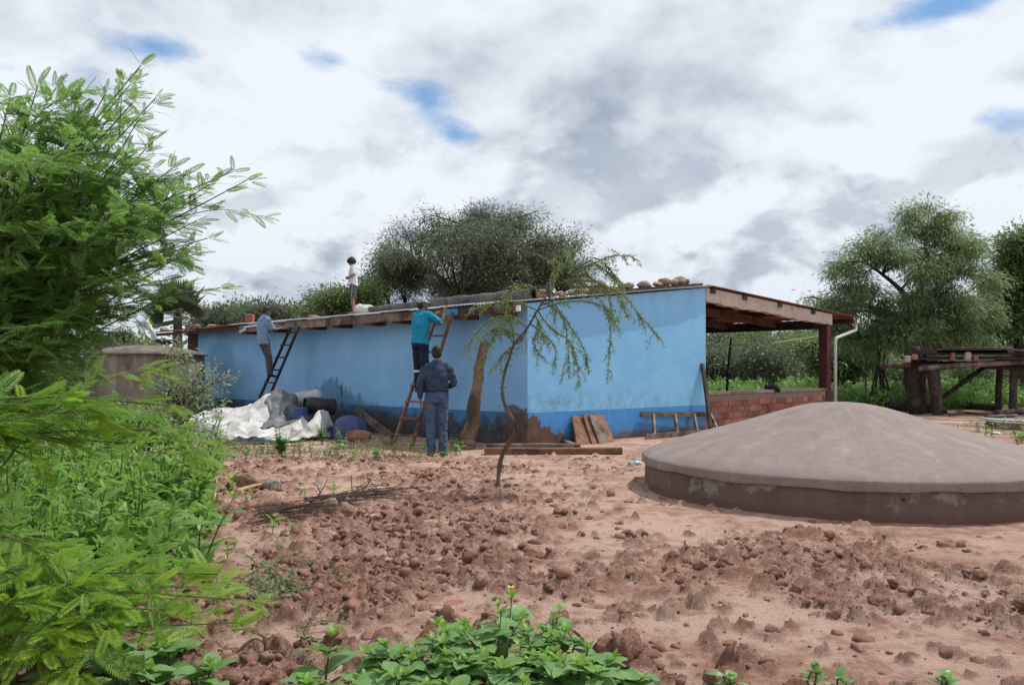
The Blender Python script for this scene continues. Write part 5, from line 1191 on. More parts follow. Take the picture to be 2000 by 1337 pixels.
# the drooping tree at the right
Y = 29
twiggy('willowy_tree', 'tall grey green tree with drooping feathery foliage behind the timber rack', 'tree', on_ground(1782, Y),
       clumps([(1790, 500, 130, 85), (1800, 425, 70, 35), (1690, 500, 70, 60), (1640, 560, 60, 45), (1880, 470, 65, 50), (1860, 560, 90, 70), (1730, 590, 120, 60), (1800, 640, 120, 30), (1640, 640, 55, 35), (1905, 620, 60, 45), (1600, 585, 32, 22), (1700, 665, 60, 22), (1850, 660, 70, 25), (1780, 480, 100, 60), (1720, 650, 110, 30), (1840, 655, 100, 28), (1650, 610, 70, 40)], 150, Y, 24, .6, .35),
       1200, 78000, .18, .034, 'leaf_grey', trunk_r=.30, fork=.40, droop=.55, sig=.19, limb_r=.045)
Y = 33
twiggy('leafy_tree', 'bright green leafy tree at the right edge', 'tree', on_ground(1990, Y), [B(1975, 470, Y, 45, 38), B(2010, 520, Y, 75, 50), B(1960, 560, Y, 55, 50), B(2040, 470, Y, 60, 50), B(1970, 620, Y, 60, 40), B(1925, 640, Y, 50, 28), B(2040, 600, Y, 60, 50)], 320, 30000, .2, .07, 'leaf_thicket', trunk_r=.22, sig=.24, droop=.3)
twiggy('leafy_tree', 'small green tree between the porch post and the drooping tree', 'tree', on_ground(1655, 36), [B(1640, 690, 36, 50, 35), B(1690, 680, 36, 50, 30), B(1610, 700, 36, 40, 30), B(1585, 668, 36, 30, 20)], 60, 9000, .22, .07, 'leaf_thicket', trunk_r=.12, sig=.32)
# dark tree behind the thicket on the left
Y = 12.5
twiggy('acacia_tree', 'dark fine leaved tree behind the feathery shrub at the left', 'tree', on_ground(55, Y),
       [B(60, 400, Y, 110, 70), B(160, 370, Y, 90, 50), B(215, 440, Y, 70, 50), B(150, 500, Y, 110, 60), B(30, 530, Y, 100, 70), B(180, 580, Y, 62, 48), B(215, 610, Y, 36, 26), B(-60, 430, Y, 120, 110), B(90, 600, Y, 90, 50)],
       420, 40000, .062, .012, 'leaf_grey', trunk_r=.17, fork=.35, droop=.8, sig=.10, limb_r=.045)
# low trees and bushes along the back
back = [(420, 622, 38, 45, 18, 0), (470, 612, 40, 48, 20, 1), (520, 612, 37, 40, 20, 0), (590, 615, 44, 45, 16, 1), (640, 600, 45, 40, 22, 0),
        (1395, 700, 40, 55, 45, 0), (1450, 690, 43, 60, 48, 1), (1500, 705, 38, 52, 42, 0), (1555, 685, 45, 60, 46, 1), (1600, 715, 40, 48, 40, 0), (1650, 735, 37, 50, 38, 1), (1710, 720, 42, 60, 45, 0), (1770, 735, 38, 60, 42, 1), (1830, 718, 44, 60, 45, 0), (1890, 735, 40, 60, 42, 1), (1950, 725, 43, 60, 50, 0), (2010, 720, 40, 60, 60, 1),
        (1790, 675, 52, 80, 45, 0), (1880, 670, 54, 80, 45, 1), (1700, 680, 55, 70, 45, 1), (1480, 665, 56, 70, 40, 0), (1580, 660, 58, 80, 40, 1), (1410, 668, 55, 60, 36, 0),
        (40, 690, 22, 70, 45, 0), (130, 700, 24, 60, 40, 1), (190, 690, 34, 40, 26, 0), (265, 692, 40, 40, 20, 1), (-30, 700, 20, 80, 60, 0)]
for i, (px, py, Y, rx, rz_, kd) in enumerate(back):
    side = 'behind the roof' if px < 700 and px > 380 else ('seen through and beside the open porch' if px < 1660 and px > 700 else ('behind the timber rack' if px > 700 else 'behind the old tank at the left'))
    twiggy('bush', ('olive green' if kd == 0 else 'fresh green') + ' bushy shrub in the thicket ' + side, 'bush', on_ground(px, Y), [B(px, py, Y, rx, rz_), B(px - rx * .6, py + rz_ * .5, Y, rx * .6, rz_ * .6), B(px + rx * .6, py + rz_ * .45, Y, rx * .6, rz_ * .6)],
           34, 5200, .0052 * Y, .0019 * Y, ('leaf_olive', 'leaf_thicket')[kd], trunk_r=.08, fork=.2, sig=.010 * Y, droop=.2, group='bushes ' + side)
twiggy('round_tree', 'small round tree on the skyline above the old tank', 'tree', on_ground(235, 50), [B(235, 656, 50, 20, 13), B(228, 662, 50, 14, 8), B(244, 662, 50, 14, 8)], 40, 5000, .22, .08, 'leaf_olive', trunk_r=.14, sig=.25)
twiggy('bare_tree', 'leafless dead tree on the skyline behind the ladder man', 'tree', on_ground(562, 36), [B(560, 610, 36, 18, 14), B(548, 603, 36, 10, 8), B(575, 615, 36, 10, 8)], 26, 0, .1, .1, 'leaf_olive', trunk_r=.10, bare=True, limb_r=.06)
twiggy('bare_tree', 'dead bent branches beyond the roof between the child and the man', 'tree', on_ground(610, 34), [B(606, 606, 34, 14, 8), B(590, 612, 34, 12, 5)], 12, 0, .1, .1, 'leaf_olive', trunk_r=.10, bare=True, limb_r=.06)
# fan palm
c = at(347, 615, 33); pr_ = empty('fan_palm', on_ground(347, 33), 0, label='fan palm with stiff radiating fronds behind the far end of the roof', cat='palm'); pb = Vector(pr_.location)
MB().tube([(0, 0, -.1), (0, 0, 1.5), c - pb], [.24, .2, .17], 10).build('trunk', 'bark', pr_, True)
def frond(nb, ln):
    mb = MB()
    for k in range(nb):
        a = R(-78 + 156 * k / (nb - 1)); d = Vector((math.sin(a), math.cos(a), 0)); s = Vector((d.y, -d.x, 0)); w = .05
        q = Vector((0, .55, 0)); t = q + d * ln + Vector((0, 0, -.10))
        mb.add([q - s * .01, q + d * ln * .5 - s * w, t, q + d * ln * .5 + s * w], [(0, 1, 2, 3)])
    mb.tube([(0, 0, 0), (0, .3, .02), (0, .55, 0)], .014, 4); return mb.mesh('frond')
fm = frond(22, .92); fm.materials.append(MATS['leaf_palm'])
for i in range(30):
    el_ = R(rnd.uniform(-30, 75)) if i > 8 else R(rnd.uniform(45, 88)); az = rnd.uniform(0, 6.283); d = Vector((math.cos(az) * math.cos(el_), math.sin(az) * math.cos(el_), math.sin(el_)))
    x, y_, z_ = basis(d); M_ = Matrix((x, d, x.cross(d))).transposed().to_4x4(); M_.translation = c - pb
    o = link('frond', fm, None, pr_); o.matrix_local = M_ @ Matrix.Rotation(rnd.uniform(-.6, .6), 4, 'Y') @ Matrix.Scale(rnd.uniform(.85, 1.12), 4)
# ground cover of weeds behind porch and rack; far woods
def carpet(name, label, n, xr, yr, hfun, ll, lw, mat, mask=None):
    y = nr.uniform(yr[0], yr[1], n); x = nr.uniform(xr[0], xr[1], n) * y
    h = hfun(x, y)
    k = (h > .04) if mask is None else (h > .04) & mask(x, y)
    x, y, h = x[k], y[k], h[k]; n = len(x); z = h * nr.random(n) ** .6
    D_ = rvec(n) + np.array([0, 0, .25]); N_ = rvec(n) * .7 + np.array([0, 0, 1])
    V_, F_ = leaf_quads(np.stack([x, y, z], 1), D_, N_, ll * (.6 + .8 * nr.random(n)), lw * (.6 + .8 * nr.random(n)))
    return link(name, arr_mesh(name, V_, F_), mat, kind='stuff', label=label)
def hump(lo, hi, sc, seed): return lambda x, y: lo + (hi - lo) * np.clip(.5 + .6 * fbm(x, y, sc, 3, .6, seed), 0, 1)
def outside(x, y):
    a, b = rel(x, y); return ~((a > -1.2) & (b > -3.2) & (b < BEND + .6) & (a < AROOF + 1))
carpet('weed_cover', 'knee high green weeds growing behind the porch and the rack', 42000, (.17, .75), (27.5, 38), hump(.15, 1.05, .5, 71), .20, .085, 'leaf_cover', lambda x, y: outside(x, y) & (y > 26.5 + np.clip((x - 11) * .3, 0, 2)))
carpet('weed_cover', 'green weeds growing along the left behind the old tank', 9000, (-.75, -.42), (14, 34), hump(.05, .7, .6, 72), .15, .06, 'leaf_cover', outside)
carpet('far_woods', 'far low green woods along the horizon', 32000, (-1.1, 1.1), (62, 120), hump(1.2, 4.6, .11, 73), 1.0, .45, 'leaf_thicket')
# grass and sparse weeds on the verge between the dug soil and the wall
carpet('grass', 'sparse grass and seedlings along the edge of the dug soil', 9000, (-.42, -.06), (11.9, 14.6), lambda x, y: np.where(rel(x, y)[1] < -.5, .16 * np.clip(fbm(x, y, 1.1, 3, .6, 75) * 1.5 + np.clip((-x / y - .16) * 2.4, -.2, .5), 0, 1.1), 0), .07, .014, 'grass_dry')
carpet('grass', 'sparse grass beside the cistern at the right', 1600, (.40, .70), (16, 21), lambda x, y: .2 * np.clip(fbm(x, y, .9, 3, .6, 76) * 1.6, 0, 1), .10, .02, 'grass_dry')

# ---- leaves, plants
def leaf_mesh(name, ln, wd, mat, droop=.18, fold=.22, tip=1.0, seg=7):
    V_, F_ = [], []
    for i in range(seg + 1):
        t = i / seg; w = wd / 2 * (math.sin(math.pi * min(1, t * .92 + .06)) ** .8) * (1 - .35 * t * tip); w = max(w, .002) if i < seg else .001
        y_ = ln * t; z_ = -droop * ln * t * t + .04 * ln * math.sin(t * 3.1); wav = .03 * wd * math.sin(i * 2.3)
        V_ += [(-w, y_, z_ + fold * w + wav), (0, y_, z_), (w, y_, z_ + fold * w - wav)]
    for i in range(seg):
        a = 3 * i; F_ += [(a, a + 1, a + 4, a + 3), (a + 1, a + 2, a + 5, a + 4)]
    me = bpy.data.meshes.new(name); me.from_pydata(V_, [], F_); me.shade_smooth(); me.materials.append(MATS[mat]); return me
LANCE = [leaf_mesh('leaf', 1, w, 'leaf_weed', d, .22, .8) for w, d in ((.36, .12), (.42, .28), (.33, .42))]
LANCE_Y = [leaf_mesh('leaf', 1, w, 'leaf_weed_young', d, .5, .9) for w, d in ((.24, -.05), (.28, .1))]
OVATE = [leaf_mesh('leaf', 1, w, 'leaf_broad', d, .22, .5) for w, d in ((.62, .15), (.70, .25), (.55, .35))]
OVATE_Y = [leaf_mesh('leaf', 1, w, 'leaf_weed_young', d, .3, .6) for w, d in ((.50, .05), (.58, .2))]
def orient(d, up):
    d = Vector(d).normalized(); x = d.cross(Vector(up))
    if x.length < 1e-3: x = Vector((1, 0, 0))
    x.normalize(); return Matrix((x, d, x.cross(d))).transposed()
def plant(name, label, group, base, h, ns, pairs, ll, leafs, youngs, spread=.35, cat='plant', lean=None, flower=False, stem_r=.005, elev=(5, 40), minleaf=.35):
    base = Vector(base); root = empty(name, base, rnd.uniform(0, 6.28) * 0, label=label, cat=cat, group=group)
    for s in range(ns):
        az = rnd.uniform(0, 6.28); hh = h * rnd.uniform(.65, 1.05)
        tipv = Vector((math.cos(az) * spread * hh * rnd.random(), math.sin(az) * spread * hh * rnd.random(), hh)) + (Vector(lean) * hh if lean else Vector())
        st = Vector((rnd.uniform(-.04, .04), rnd.uniform(-.04, .04), -.03)) * (1 if ns > 1 else .2)
        pts = curve([st, tipv * .5 + Vector((rnd.uniform(-.03, .03), rnd.uniform(-.03, .03), .03)), tipv], 8)
        MB().tube(pts, [stem_r * (1.2 - .8 * i / (len(pts) - 1)) for i in range(len(pts))], 5, caps=False).build('stem', 'stem_green', root, True)
        ph = rnd.uniform(0, 3.14)
        for k in range(pairs + 1):
            t = minleaf * .6 + (1 - minleaf * .6) * (k + .5) / (pairs + 1) if k < pairs else 1.0
            i = min(len(pts) - 1, int(t * (len(pts) - 1))); q = pts[i]; d0 = (pts[min(i + 1, len(pts) - 1)] - pts[max(i - 1, 0)]).normalized()
            last = k >= pairs - 0
            for sgn in ((0, 1) if not last else (0, .5, 1, 1.5)):
                a = ph + k * 1.4 + sgn * math.pi + rnd.uniform(-.25, .25); e = R(rnd.uniform(*elev)) if not last else R(rnd.uniform(18, 55))
                d = Vector((math.cos(a) * math.cos(e), math.sin(a) * math.cos(e), math.sin(e))) + d0 * .15
                ln = ll * rnd.uniform(.75, 1.15) * (1 - .35 * t if k else .9) * (.55 if last else 1)
                o = link('leaf', rnd.choice(youngs if last or (t > .85 and rnd.random() < .5) else leafs), None, root)
                M_ = orient(d, (0, 0, 1)).to_4x4(); M_.translation = q; o.matrix_local = M_ @ Matrix.Rotation(rnd.uniform(-.35, .35), 4, 'Y') @ Matrix.Scale(ln, 4)
        if flower and rnd.random() < .6:
            fb = MB()
            for j in range(5):
                a = j * 1.2566; d = Vector((math.cos(a), math.sin(a), .5)) * .014; fb.add([tipv, tipv + d + Vector((-d.y, d.x, 0)) * .5, tipv + d * 1.6, tipv + d + Vector((d.y, -d.x, 0)) * .5], [(0, 1, 2, 3)])
            fb.v = [(v[0], v[1], v[2] + .04) for v in fb.v]; fb.build('flower', 'petal', root)
    return root
# broad leaved patch at the bottom edge
PL = [(985, 1290, .31, 3, 'tall flowering leafy plant at the top of the patch along the bottom edge', True)]
for px, py, h, ns in ((905, 1300, .24, 4), (1050, 1300, .22, 4), (960, 1330, .22, 5), (850, 1330, .22, 4), (1030, 1350, .20, 5), (1110, 1335, .19, 4), (790, 1350, .20, 4), (910, 1365, .19, 5), (1170, 1350, .16, 4), (1090, 1385, .17, 4), (980, 1395, .17, 4), (850, 1400, .16, 4), (740, 1350, .18, 3), (1225, 1375, .12, 3), (1150, 1400, .14, 3), (770, 1400, .14, 3), (1020, 1425, .15, 4), (900, 1430, .15, 4)):
    PL.append((px, py, h, ns, None, False))
PL += [(632, 1350, .22, 1, 'single stalked plant with large toothed leaves at the bottom edge', False), (690, 1385, .13, 2, 'low leafy plant between the single stalked one and the leafy patch', False), (590, 1390, .12, 2, 'low leafy plant left of the single stalked one at the bottom edge', False)]
for px, py, h, ns, lab, fl in PL:
    plant('leafy_plant', lab or 'low plant with broad oval leaves in the patch ' + ('left of the tall flowering one' if px < 900 else 'below the tall flowering one' if px < 1060 else 'right of the tall flowering one'), None if lab else 'broad leaved plants at the bottom edge', gp(px, py), h, ns, 3, .145 if ns > 1 else .19, OVATE, OVATE_Y, .75, flower=fl, elev=(-8, 24))
for px, py, h, lab in ((1590, 1350, .10, 'small leafy plant at the bottom edge below the cistern'), (1640, 1365, .08, 'second small leafy plant at the bottom edge, right of the first'), (1430, 1370, .06, 'low broad leaves at the bottom edge left of the small plants'), (1845, 1375, .06, 'tiny leafy sprout at the bottom right edge')):
    plant('leafy_plant', lab, None, gp(px, py), h, 2, 2, .085, OVATE, OVATE_Y, .6)
for px, py, h in ((205, 1345, .18), (330, 1330, .10), (250, 1310, .16), (120, 1340, .20), (60, 1320, .22), (345, 1290, .10), (300, 1370, .10), (160, 1390, .2), (90, 1400, .2), (30, 1380, .22), (220, 1400, .18), (20, 1300, .2), (150, 1300, .18), (400, 1390, .1)):
    plant('leafy_plant', 'plant with broad oval leaves low in the left corner', 'broad leaved plants in the left corner', gp(px, py), h * 1.3, 2, 3, .17, OVATE, OVATE_Y, .6, elev=(-5, 25))
# dense thicket of pointed weeds at the left
n_ = 0
while n_ < 92:
    Yw = rnd.uniform(4.3, 10.5); px = rnd.uniform(-60, 440); g = at(px, HZ, Yw); pyg = HZ + EYE * FPX / Yw
    lim = 415 - max(0, (pyg - 1040)) * .55 - max(0, 940 - pyg) * .9 + rnd.gauss(0, 34)
    if px > lim: continue
    edge_ = (lim - px) < 110
    plant('pointed_weed', ('leafy weed with pointed leaves ' + ('on the thicket\'s right edge' if edge_ else 'inside the thicket') + (', near the camera' if Yw < 5.6 else ', half way back' if Yw < 7.6 else ', at its far end')), 'pointed leaf weeds in the thicket', (g.x, g.y, gz(g.x, g.y)), (rnd.uniform(.26, .62) if rnd.random() < .8 else rnd.uniform(.65, .95)) * (1.0 if edge_ else 1.2), rnd.choice((1, 2, 2, 3)), rnd.choice((4, 5, 6)), rnd.uniform(.19, .29), LANCE, LANCE_Y, .35, stem_r=.006, minleaf=.15,
          lean=(.35, -.1, 0) if edge_ else None); n_ += 1
carpet('undergrowth', 'low dense green undergrowth under the thicket at the left', 11000, (-.70, -.36), (4.2, 11.5), lambda x, y: .30 * np.clip((-x / y - .37 - np.clip((5.4 - y) * .08, 0, .2) + .05 * fbm(x, y, 2., 3, .6, 79)) * 9, 0, 1), .12, .048, 'leaf_weed')
# sprouts on the soil
for px, py, h, lab in ((662, 1145, .05, 'tiny two leaf sprout in the middle of the dug soil'), (445, 1100, .12, 'small pale green sprout beside the thicket'), (455, 1075, .10, 'small sprout behind the pale green one beside the thicket'), (534, 1042, .16, 'young upright light green shoot below the twig heap'), (566, 1045, .08, 'short light green shoot right of the upright one'),
        (593, 978, .12, 'bright green sprout behind the twigs'), (651, 968, .14, 'thin green sprout among the twigs'), (691, 905, .17, 'bright little weed at the edge of the dug soil'), (485, 985, .16, 'green weed by the peeled stick'), (455, 960, .2, 'leafy weed behind the peeled stick'), (345, 1235, .10, 'small round leaved seedling by the left corner plants'), (370, 1255, .1, 'second round leaved seedling by the left corner plants'),
        (775, 872, .16, 'weed at the foot of the near ladder'), (800, 880, .2, 'leafy weed between the near ladder and the standing man'), (900, 888, .18, 'weed right of the standing man\'s feet'), (770, 895, .13, 'low weed in front of the near ladder')):
    plant('sprout', lab, None, gp(px, py), h, 1, 2, h * .75, OVATE_Y, OVATE_Y, .2, cat='sprout', stem_r=.003)
for i in range(46):
    px = rnd.uniform(390, 900); py = rnd.uniform(872, 902); big_ = rnd.random() < .3
    plant('small_weed', 'small weed on the strip between the dug soil and the house', 'small weeds on the strip', gp(px, py), rnd.uniform(.06, .26), rnd.choice((1, 2, 3)), 3, .09, LANCE if big_ else OVATE, LANCE_Y, .5, cat='weed', stem_r=.003)
plant('leafy_plant', 'dark green bushy weed in front of the tarpaulin heap', None, gp(548, 893), .42, 9, 6, .13, OVATE, LANCE, .55)
plant('leafy_plant', 'thin young plant in front of the blue barrel', None, gp(660, 874), .42, 2, 5, .10, OVATE, OVATE_Y, .3)
plant('leafy_plant', 'weedy plant at the right corner of the tarpaulin', None, gp(630, 868), .34, 5, 5, .10, OVATE, LANCE, .5)
for i in range(16):
    px = rnd.uniform(1880, 2040); py = rnd.uniform(838, 872)
    plant('small_weed', 'small dry weed on the ground at the right edge', 'small weeds at the right edge', gp(px, py), rnd.uniform(.15, .4), 3, 3, .12, LANCE, OVATE, .5, cat='weed', stem_r=.004)
# cut wilted vines on the soil
wv = empty('wilted_vine', gp(535, 1150), 0, label='wilted grey green cut vines lying on the soil by the thicket', cat='vine'); c0 = gp(535, 1150); Pq, Dq = [], []; mb = MB()
for i in range(34):
    p_ = gp(535 + rnd.gauss(0, 38), 1160 + rnd.gauss(0, 45), rnd.uniform(.01, .06)) - c0; d = Vector((rnd.gauss(0, 1), rnd.gauss(0, .7), rnd.uniform(-.1, .35))).normalized() * rnd.uniform(.1, .3)
    pts = [p_, p_ + d * .5 + Z3 * .03, p_ + d]; mb.tube(pts, [.004, .003, .002], 4, caps=False)
    for j in range(26):
        t = rnd.random(); Pq.append(list(p_ + d * t + Z3 * .02)); Dq.append([d.x * 2 + rnd.gauss(0, .7), d.y * 2 + rnd.gauss(0, .7), rnd.gauss(0, .5)])
mb.build('stems', 'stem_green', wv, kind='stuff'); V_, F_ = leaf_quads(np.array(Pq), np.array(Dq), rvec(len(Pq)) + np.array([0, 0, 1]), .04, .012)
link('leaves', arr_mesh('leaves', V_, F_), 'leaf_shrub', wv)['kind'] = 'stuff'

# ---- feathery mimosa shrub filling the left
def feather(pairs, seed, w):
    rg = np.random.default_rng(seed); V_, F_ = [], []
    for i in range(pairs):
        t = .10 + .88 * i / (pairs - 1); y_ = t; z_ = -.16 * t * t
        L_ = .26 * (math.sin(math.pi * (.12 + .80 * t)) ** .6)
        for s in (-1, 1):
            a = R(58 - 22 * t) ; d = np.array([s * math.sin(a), math.cos(a), -.10 + .1 * rg.normal() * .5]); q = np.array([0, y_, z_])
            sd_ = np.array([d[1], -d[0], 0]) * w; b = len(V_)
            V_ += [q, q + d * L_ * .5 + sd_, q + d * L_, q + d * L_ * .5 - sd_]; F_.append((b, b + 1, b + 2, b + 3))
    for i in range(4):
        b = len(V_); t0, t1 = i / 4, (i + 1) / 4
        V_ += [(-.006, t0, -.16 * t0 * t0), (.006, t0, -.16 * t0 * t0), (.005, t1, -.16 * t1 * t1), (-.005, t1, -.16 * t1 * t1)]; F_.append((b, b + 1, b + 2, b + 3))
    V_ = np.array([list(v) for v in V_]); return V_, np.array(F_)
FES = {'leaf_mimosa': [feather(15, 1, .024), feather(13, 2, .026), feather(17, 3, .022)], 'leaf_mimosa_tall': [feather(11, 4, .032), feather(10, 5, .036), feather(12, 6, .030)]}
FE = FES['leaf_mimosa']
def feather_mesh(k, mat):
    me = arr_mesh('feather_leaf', FE[k][0], FE[k][1]); me.materials.append(MATS[mat]); return me
def mimosa(label, base, branches, nsingle, young_tip=True, mat='leaf_mimosa', node=.088, pl=(.125, .20)):
    global FE
    FE = FES[mat]; base = Vector(base); root = empty('mimosa_shrub', base, 0, label=label, cat='shrub'); wood = MB(); fs_ = []
    for pts, r0, tw_ in branches:
        P_ = curve(pts, 14); n = len(P_); wood.tube([q - base for q in P_], [r0 * (1 - .85 * i / (n - 1)) + .0012 for i in range(n)], 5, caps=False)
        paths = [(P_, .30)]
        L_ = sum((P_[i + 1] - P_[i]).length for i in range(n - 1)); k = int(L_ / .24 * tw_)
        for j in range(k):
            i = rnd.randint(int(n * .25), int(n * .78)); d = (P_[i + 1] - P_[i]).normalized(); side = d.cross(Vector((0, 0, 1))).normalized() * rnd.choice((-1, 1))
            ln = rnd.uniform(.22, .5) * min(1, L_); dd = (d * rnd.uniform(.5, 1) + side * rnd.uniform(.3, .9) + Vector((0, 0, rnd.uniform(-.35, .45)))).normalized()
            sp = curve([P_[i], P_[i] + dd * ln * .5 + Vector((0, 0, .02)), P_[i] + dd * ln + Vector((0, 0, -.05))], 6)
            wood.tube([q - base for q in sp], [.003 * (1 - .7 * u / (len(sp) - 1)) for u in range(len(sp))], 4, caps=False); paths.append((sp, .1))
        for pth, s0 in paths:
            acc = 0; tot = sum((pth[i + 1] - pth[i]).length for i in range(len(pth) - 1)); run = 0; alt = rnd.choice((-1, 1))
            for i in range(len(pth) - 1):
                seg = (pth[i + 1] - pth[i]); l = seg.length; d = seg.normalized(); acc += l
                while acc > node:
                    acc -= node; f = (run + l - acc) / tot
                    if f < s0 or rnd.random() < (.5 if f < .62 and s0 > .2 and mat != 'leaf_mimosa' else .06): continue
                    q = pth[i].lerp(pth[i + 1], max(0, min(1, 1 - acc / l))); alt = -alt
                    side = d.cross(Vector((0, 0, 1)))
                    if side.length < .05: side = Vector((1, 0, 0))
                    side.normalize(); pet = (side * alt * rnd.uniform(.6, 1) + d * rnd.uniform(.3, .8) + Vector((0, 0, rnd.uniform(-.15, .35)))).normalized()
                    qe = q + pet * .03
                    for v in range(rnd.choice((2, 2, 3))):
                        dd = (pet + d.cross(pet).cross(pet) * 0 + Vector((rnd.gauss(0, .38), rnd.gauss(0, .38), rnd.gauss(-.02, .14)))).normalized()
                        up = Vector((rnd.gauss(0, .45), rnd.gauss(0, .35) - .25, 1))
                        ln = rnd.uniform(*pl) * (1 - .45 * max(0, (f - .8) / .2)); fs_.append((qe - base, dd, up, ln, f > .88 and young_tip))
                run += l
            for v in range(3):
                fs_.append((pth[-1] - base, (d + Vector((rnd.gauss(0, .4), rnd.gauss(0, .4), rnd.gauss(0, .25)))).normalized(), Vector((rnd.gauss(0, .4), rnd.gauss(0, .4) - .2, 1)), rnd.uniform(*pl) * .62, young_tip))
                b_ = pth[-1].lerp(pth[-2], .3 + .3 * v); fs_.append((b_ - base, (d * .5 + Vector((rnd.gauss(0, .6), rnd.gauss(0, .6), rnd.gauss(0, .4)))).normalized(), Vector((rnd.gauss(0, .4), rnd.gauss(0, .4) - .2, 1)), rnd.uniform(*pl) * .72, young_tip))
    wood.build('branches', 'stem_green', root, True)
    fs_.sort(key=lambda t_: -t_[3] / (t_[0] + base).y)
    sm_ = [feather_mesh(k, mat) for k in range(3)]; ym = [feather_mesh(k, 'leaf_mimosa_young') for k in range(2)]
    for q, dd, up, ln, yg in fs_[:nsingle]:
        o = link('feather_leaf', rnd.choice(ym if yg else sm_), None, root); M_ = orient(dd, up).to_4x4(); M_.translation = q; o.matrix_local = M_ @ Matrix.Diagonal((ln * rnd.uniform(.85, 1.15), ln, ln, 1))
    for yg in (False, True):
        Vs, Fs, nb = [], [], 0
        for q, dd, up, ln, y_ in fs_[nsingle:]:
            if y_ != yg: continue
            v, f = FE[rnd.randint(0, 2)]; M_ = np.array(orient(dd, up)); Vs.append((v * [ln * rnd.uniform(.8, 1.15), ln, ln * rnd.uniform(.2, 1.6)]) @ M_.T + np.array(q)); Fs.append(f + nb); nb += len(v)
        if Vs: link('foliage', arr_mesh('foliage', np.concatenate(Vs), np.concatenate(Fs)), 'leaf_mimosa_young' if yg else mat, root)['kind'] = 'stuff'
    print('feathers', len(fs_)); return root
T0 = Vector((-3.2, 4.7, 0)); br_ = []
def xmax(y):
    k = [(90, 60), (130, 200), (180, 285), (260, 320), (340, 400), (450, 330), (520, 240), (580, 170), (620, 165), (690, 140), (760, 130), (820, 200)]
    for (y0, x0), (y1, x1) in zip(k, k[1:]):
        if y0 <= y <= y1: return x0 + (x1 - x0) * (y - y0) / (y1 - y0)
    return 0
tips = [(275, 128, 4.3), (305, 190, 4.3), (255, 165, 4.5), (205, 185, 4.2), (148, 205, 4.4), (75, 165, 4.2), (20, 190, 4.2), (50, 200, 4.6), (110, 170, 4.5), (270, 235, 4.2), (300, 275, 4.6), (482, 352, 4.3), (455, 335, 4.5), (395, 380, 4.6), (335, 330, 4.3), (405, 465, 4.3), (385, 495, 4.5), (330, 420, 4.2), (430, 562, 4.2), (360, 560, 4.4), (300, 520, 4.2), (270, 610, 4.4), (345, 375, 4.0), (300, 330, 4.4), (250, 300, 4.1), (370, 480, 4.5), (330, 545, 4.6), (230, 205, 4.5), (260, 200, 4.2), (385, 430, 4.4), (350, 500, 4.1), (410, 360, 4.5)]
for px, py, Y in tips:
    tp_ = at(px, py, Y); z0 = max(.4, min(2.2, 1.0 + (tp_.z - 1.35) * .55)); s0 = Vector((T0.x + rnd.uniform(-.1, .3), T0.y + rnd.uniform(-.3, .3), z0))
    m1 = s0.lerp(tp_, .5) + Vector((0, 0, rnd.uniform(-.02, .14))); br_.append(([T0 + Vector((0, 0, z0 * .5)), s0, m1, tp_], .0085, .9))
while len(br_) < 72:
    py = rnd.uniform(215, 800); px = xmax(py) * rnd.uniform(-.1, .92); Y = rnd.uniform(3.7, 5.2); tp_ = at(px, py, Y)
    z0 = max(.3, min(2.3, 1.0 + (tp_.z - 1.35) * .55)); s0 = Vector((T0.x + rnd.uniform(-.2, .35), T0.y + rnd.uniform(-.5, .5), z0))
    br_.append(([T0 + Vector((0, 0, z0 * .5)), s0, s0.lerp(tp_, .55) + Vector((0, 0, rnd.uniform(-.02, .16))), tp_], .0075, .9))
mimosa('tall feathery bright green shrub filling the upper left of the view', T0, br_, 290, young_tip=False, mat='leaf_mimosa_tall', node=.085, pl=(.11, .175))
T1 = Vector((-2.5, 3.25, 0)); br_ = []
low = [(492, 1172, 3.0), (462, 1215, 2.9), (425, 1120, 3.2), (330, 792, 3.6), (352, 835, 3.9), (385, 1145, 3.1), (300, 1240, 2.9), (215, 1225, 2.8), (105, 1080, 2.9), (185, 1160, 2.8), (60, 1180, 2.7), (260, 1120, 3.1), (90, 1270, 2.7), (330, 1190, 3.0), (190, 800, 3.6), (150, 868, 3.6), (262, 865, 3.9), (55, 890, 3.4), (100, 830, 3.8), (60, 780, 3.4), (130, 1230, 2.75), (40, 1120, 2.8)]
for px, py, Y in low:
    tp_ = at(px, py, Y); s0 = Vector((T1.x + rnd.uniform(-.1, .25), T1.y + rnd.uniform(-.3, .2), max(.2, min(1.3, tp_.z + rnd.uniform(-.25, .05)))))
    br_.append(([T1 + Vector((0, 0, s0.z * .4)), s0, s0.lerp(tp_, .5) + Vector((0, 0, rnd.uniform(.0, .10))), tp_], .008, .45))
mimosa('low feathery yellow green branches reaching out from the lower left', T1, br_, 290, node=.075, pl=(.13, .20))

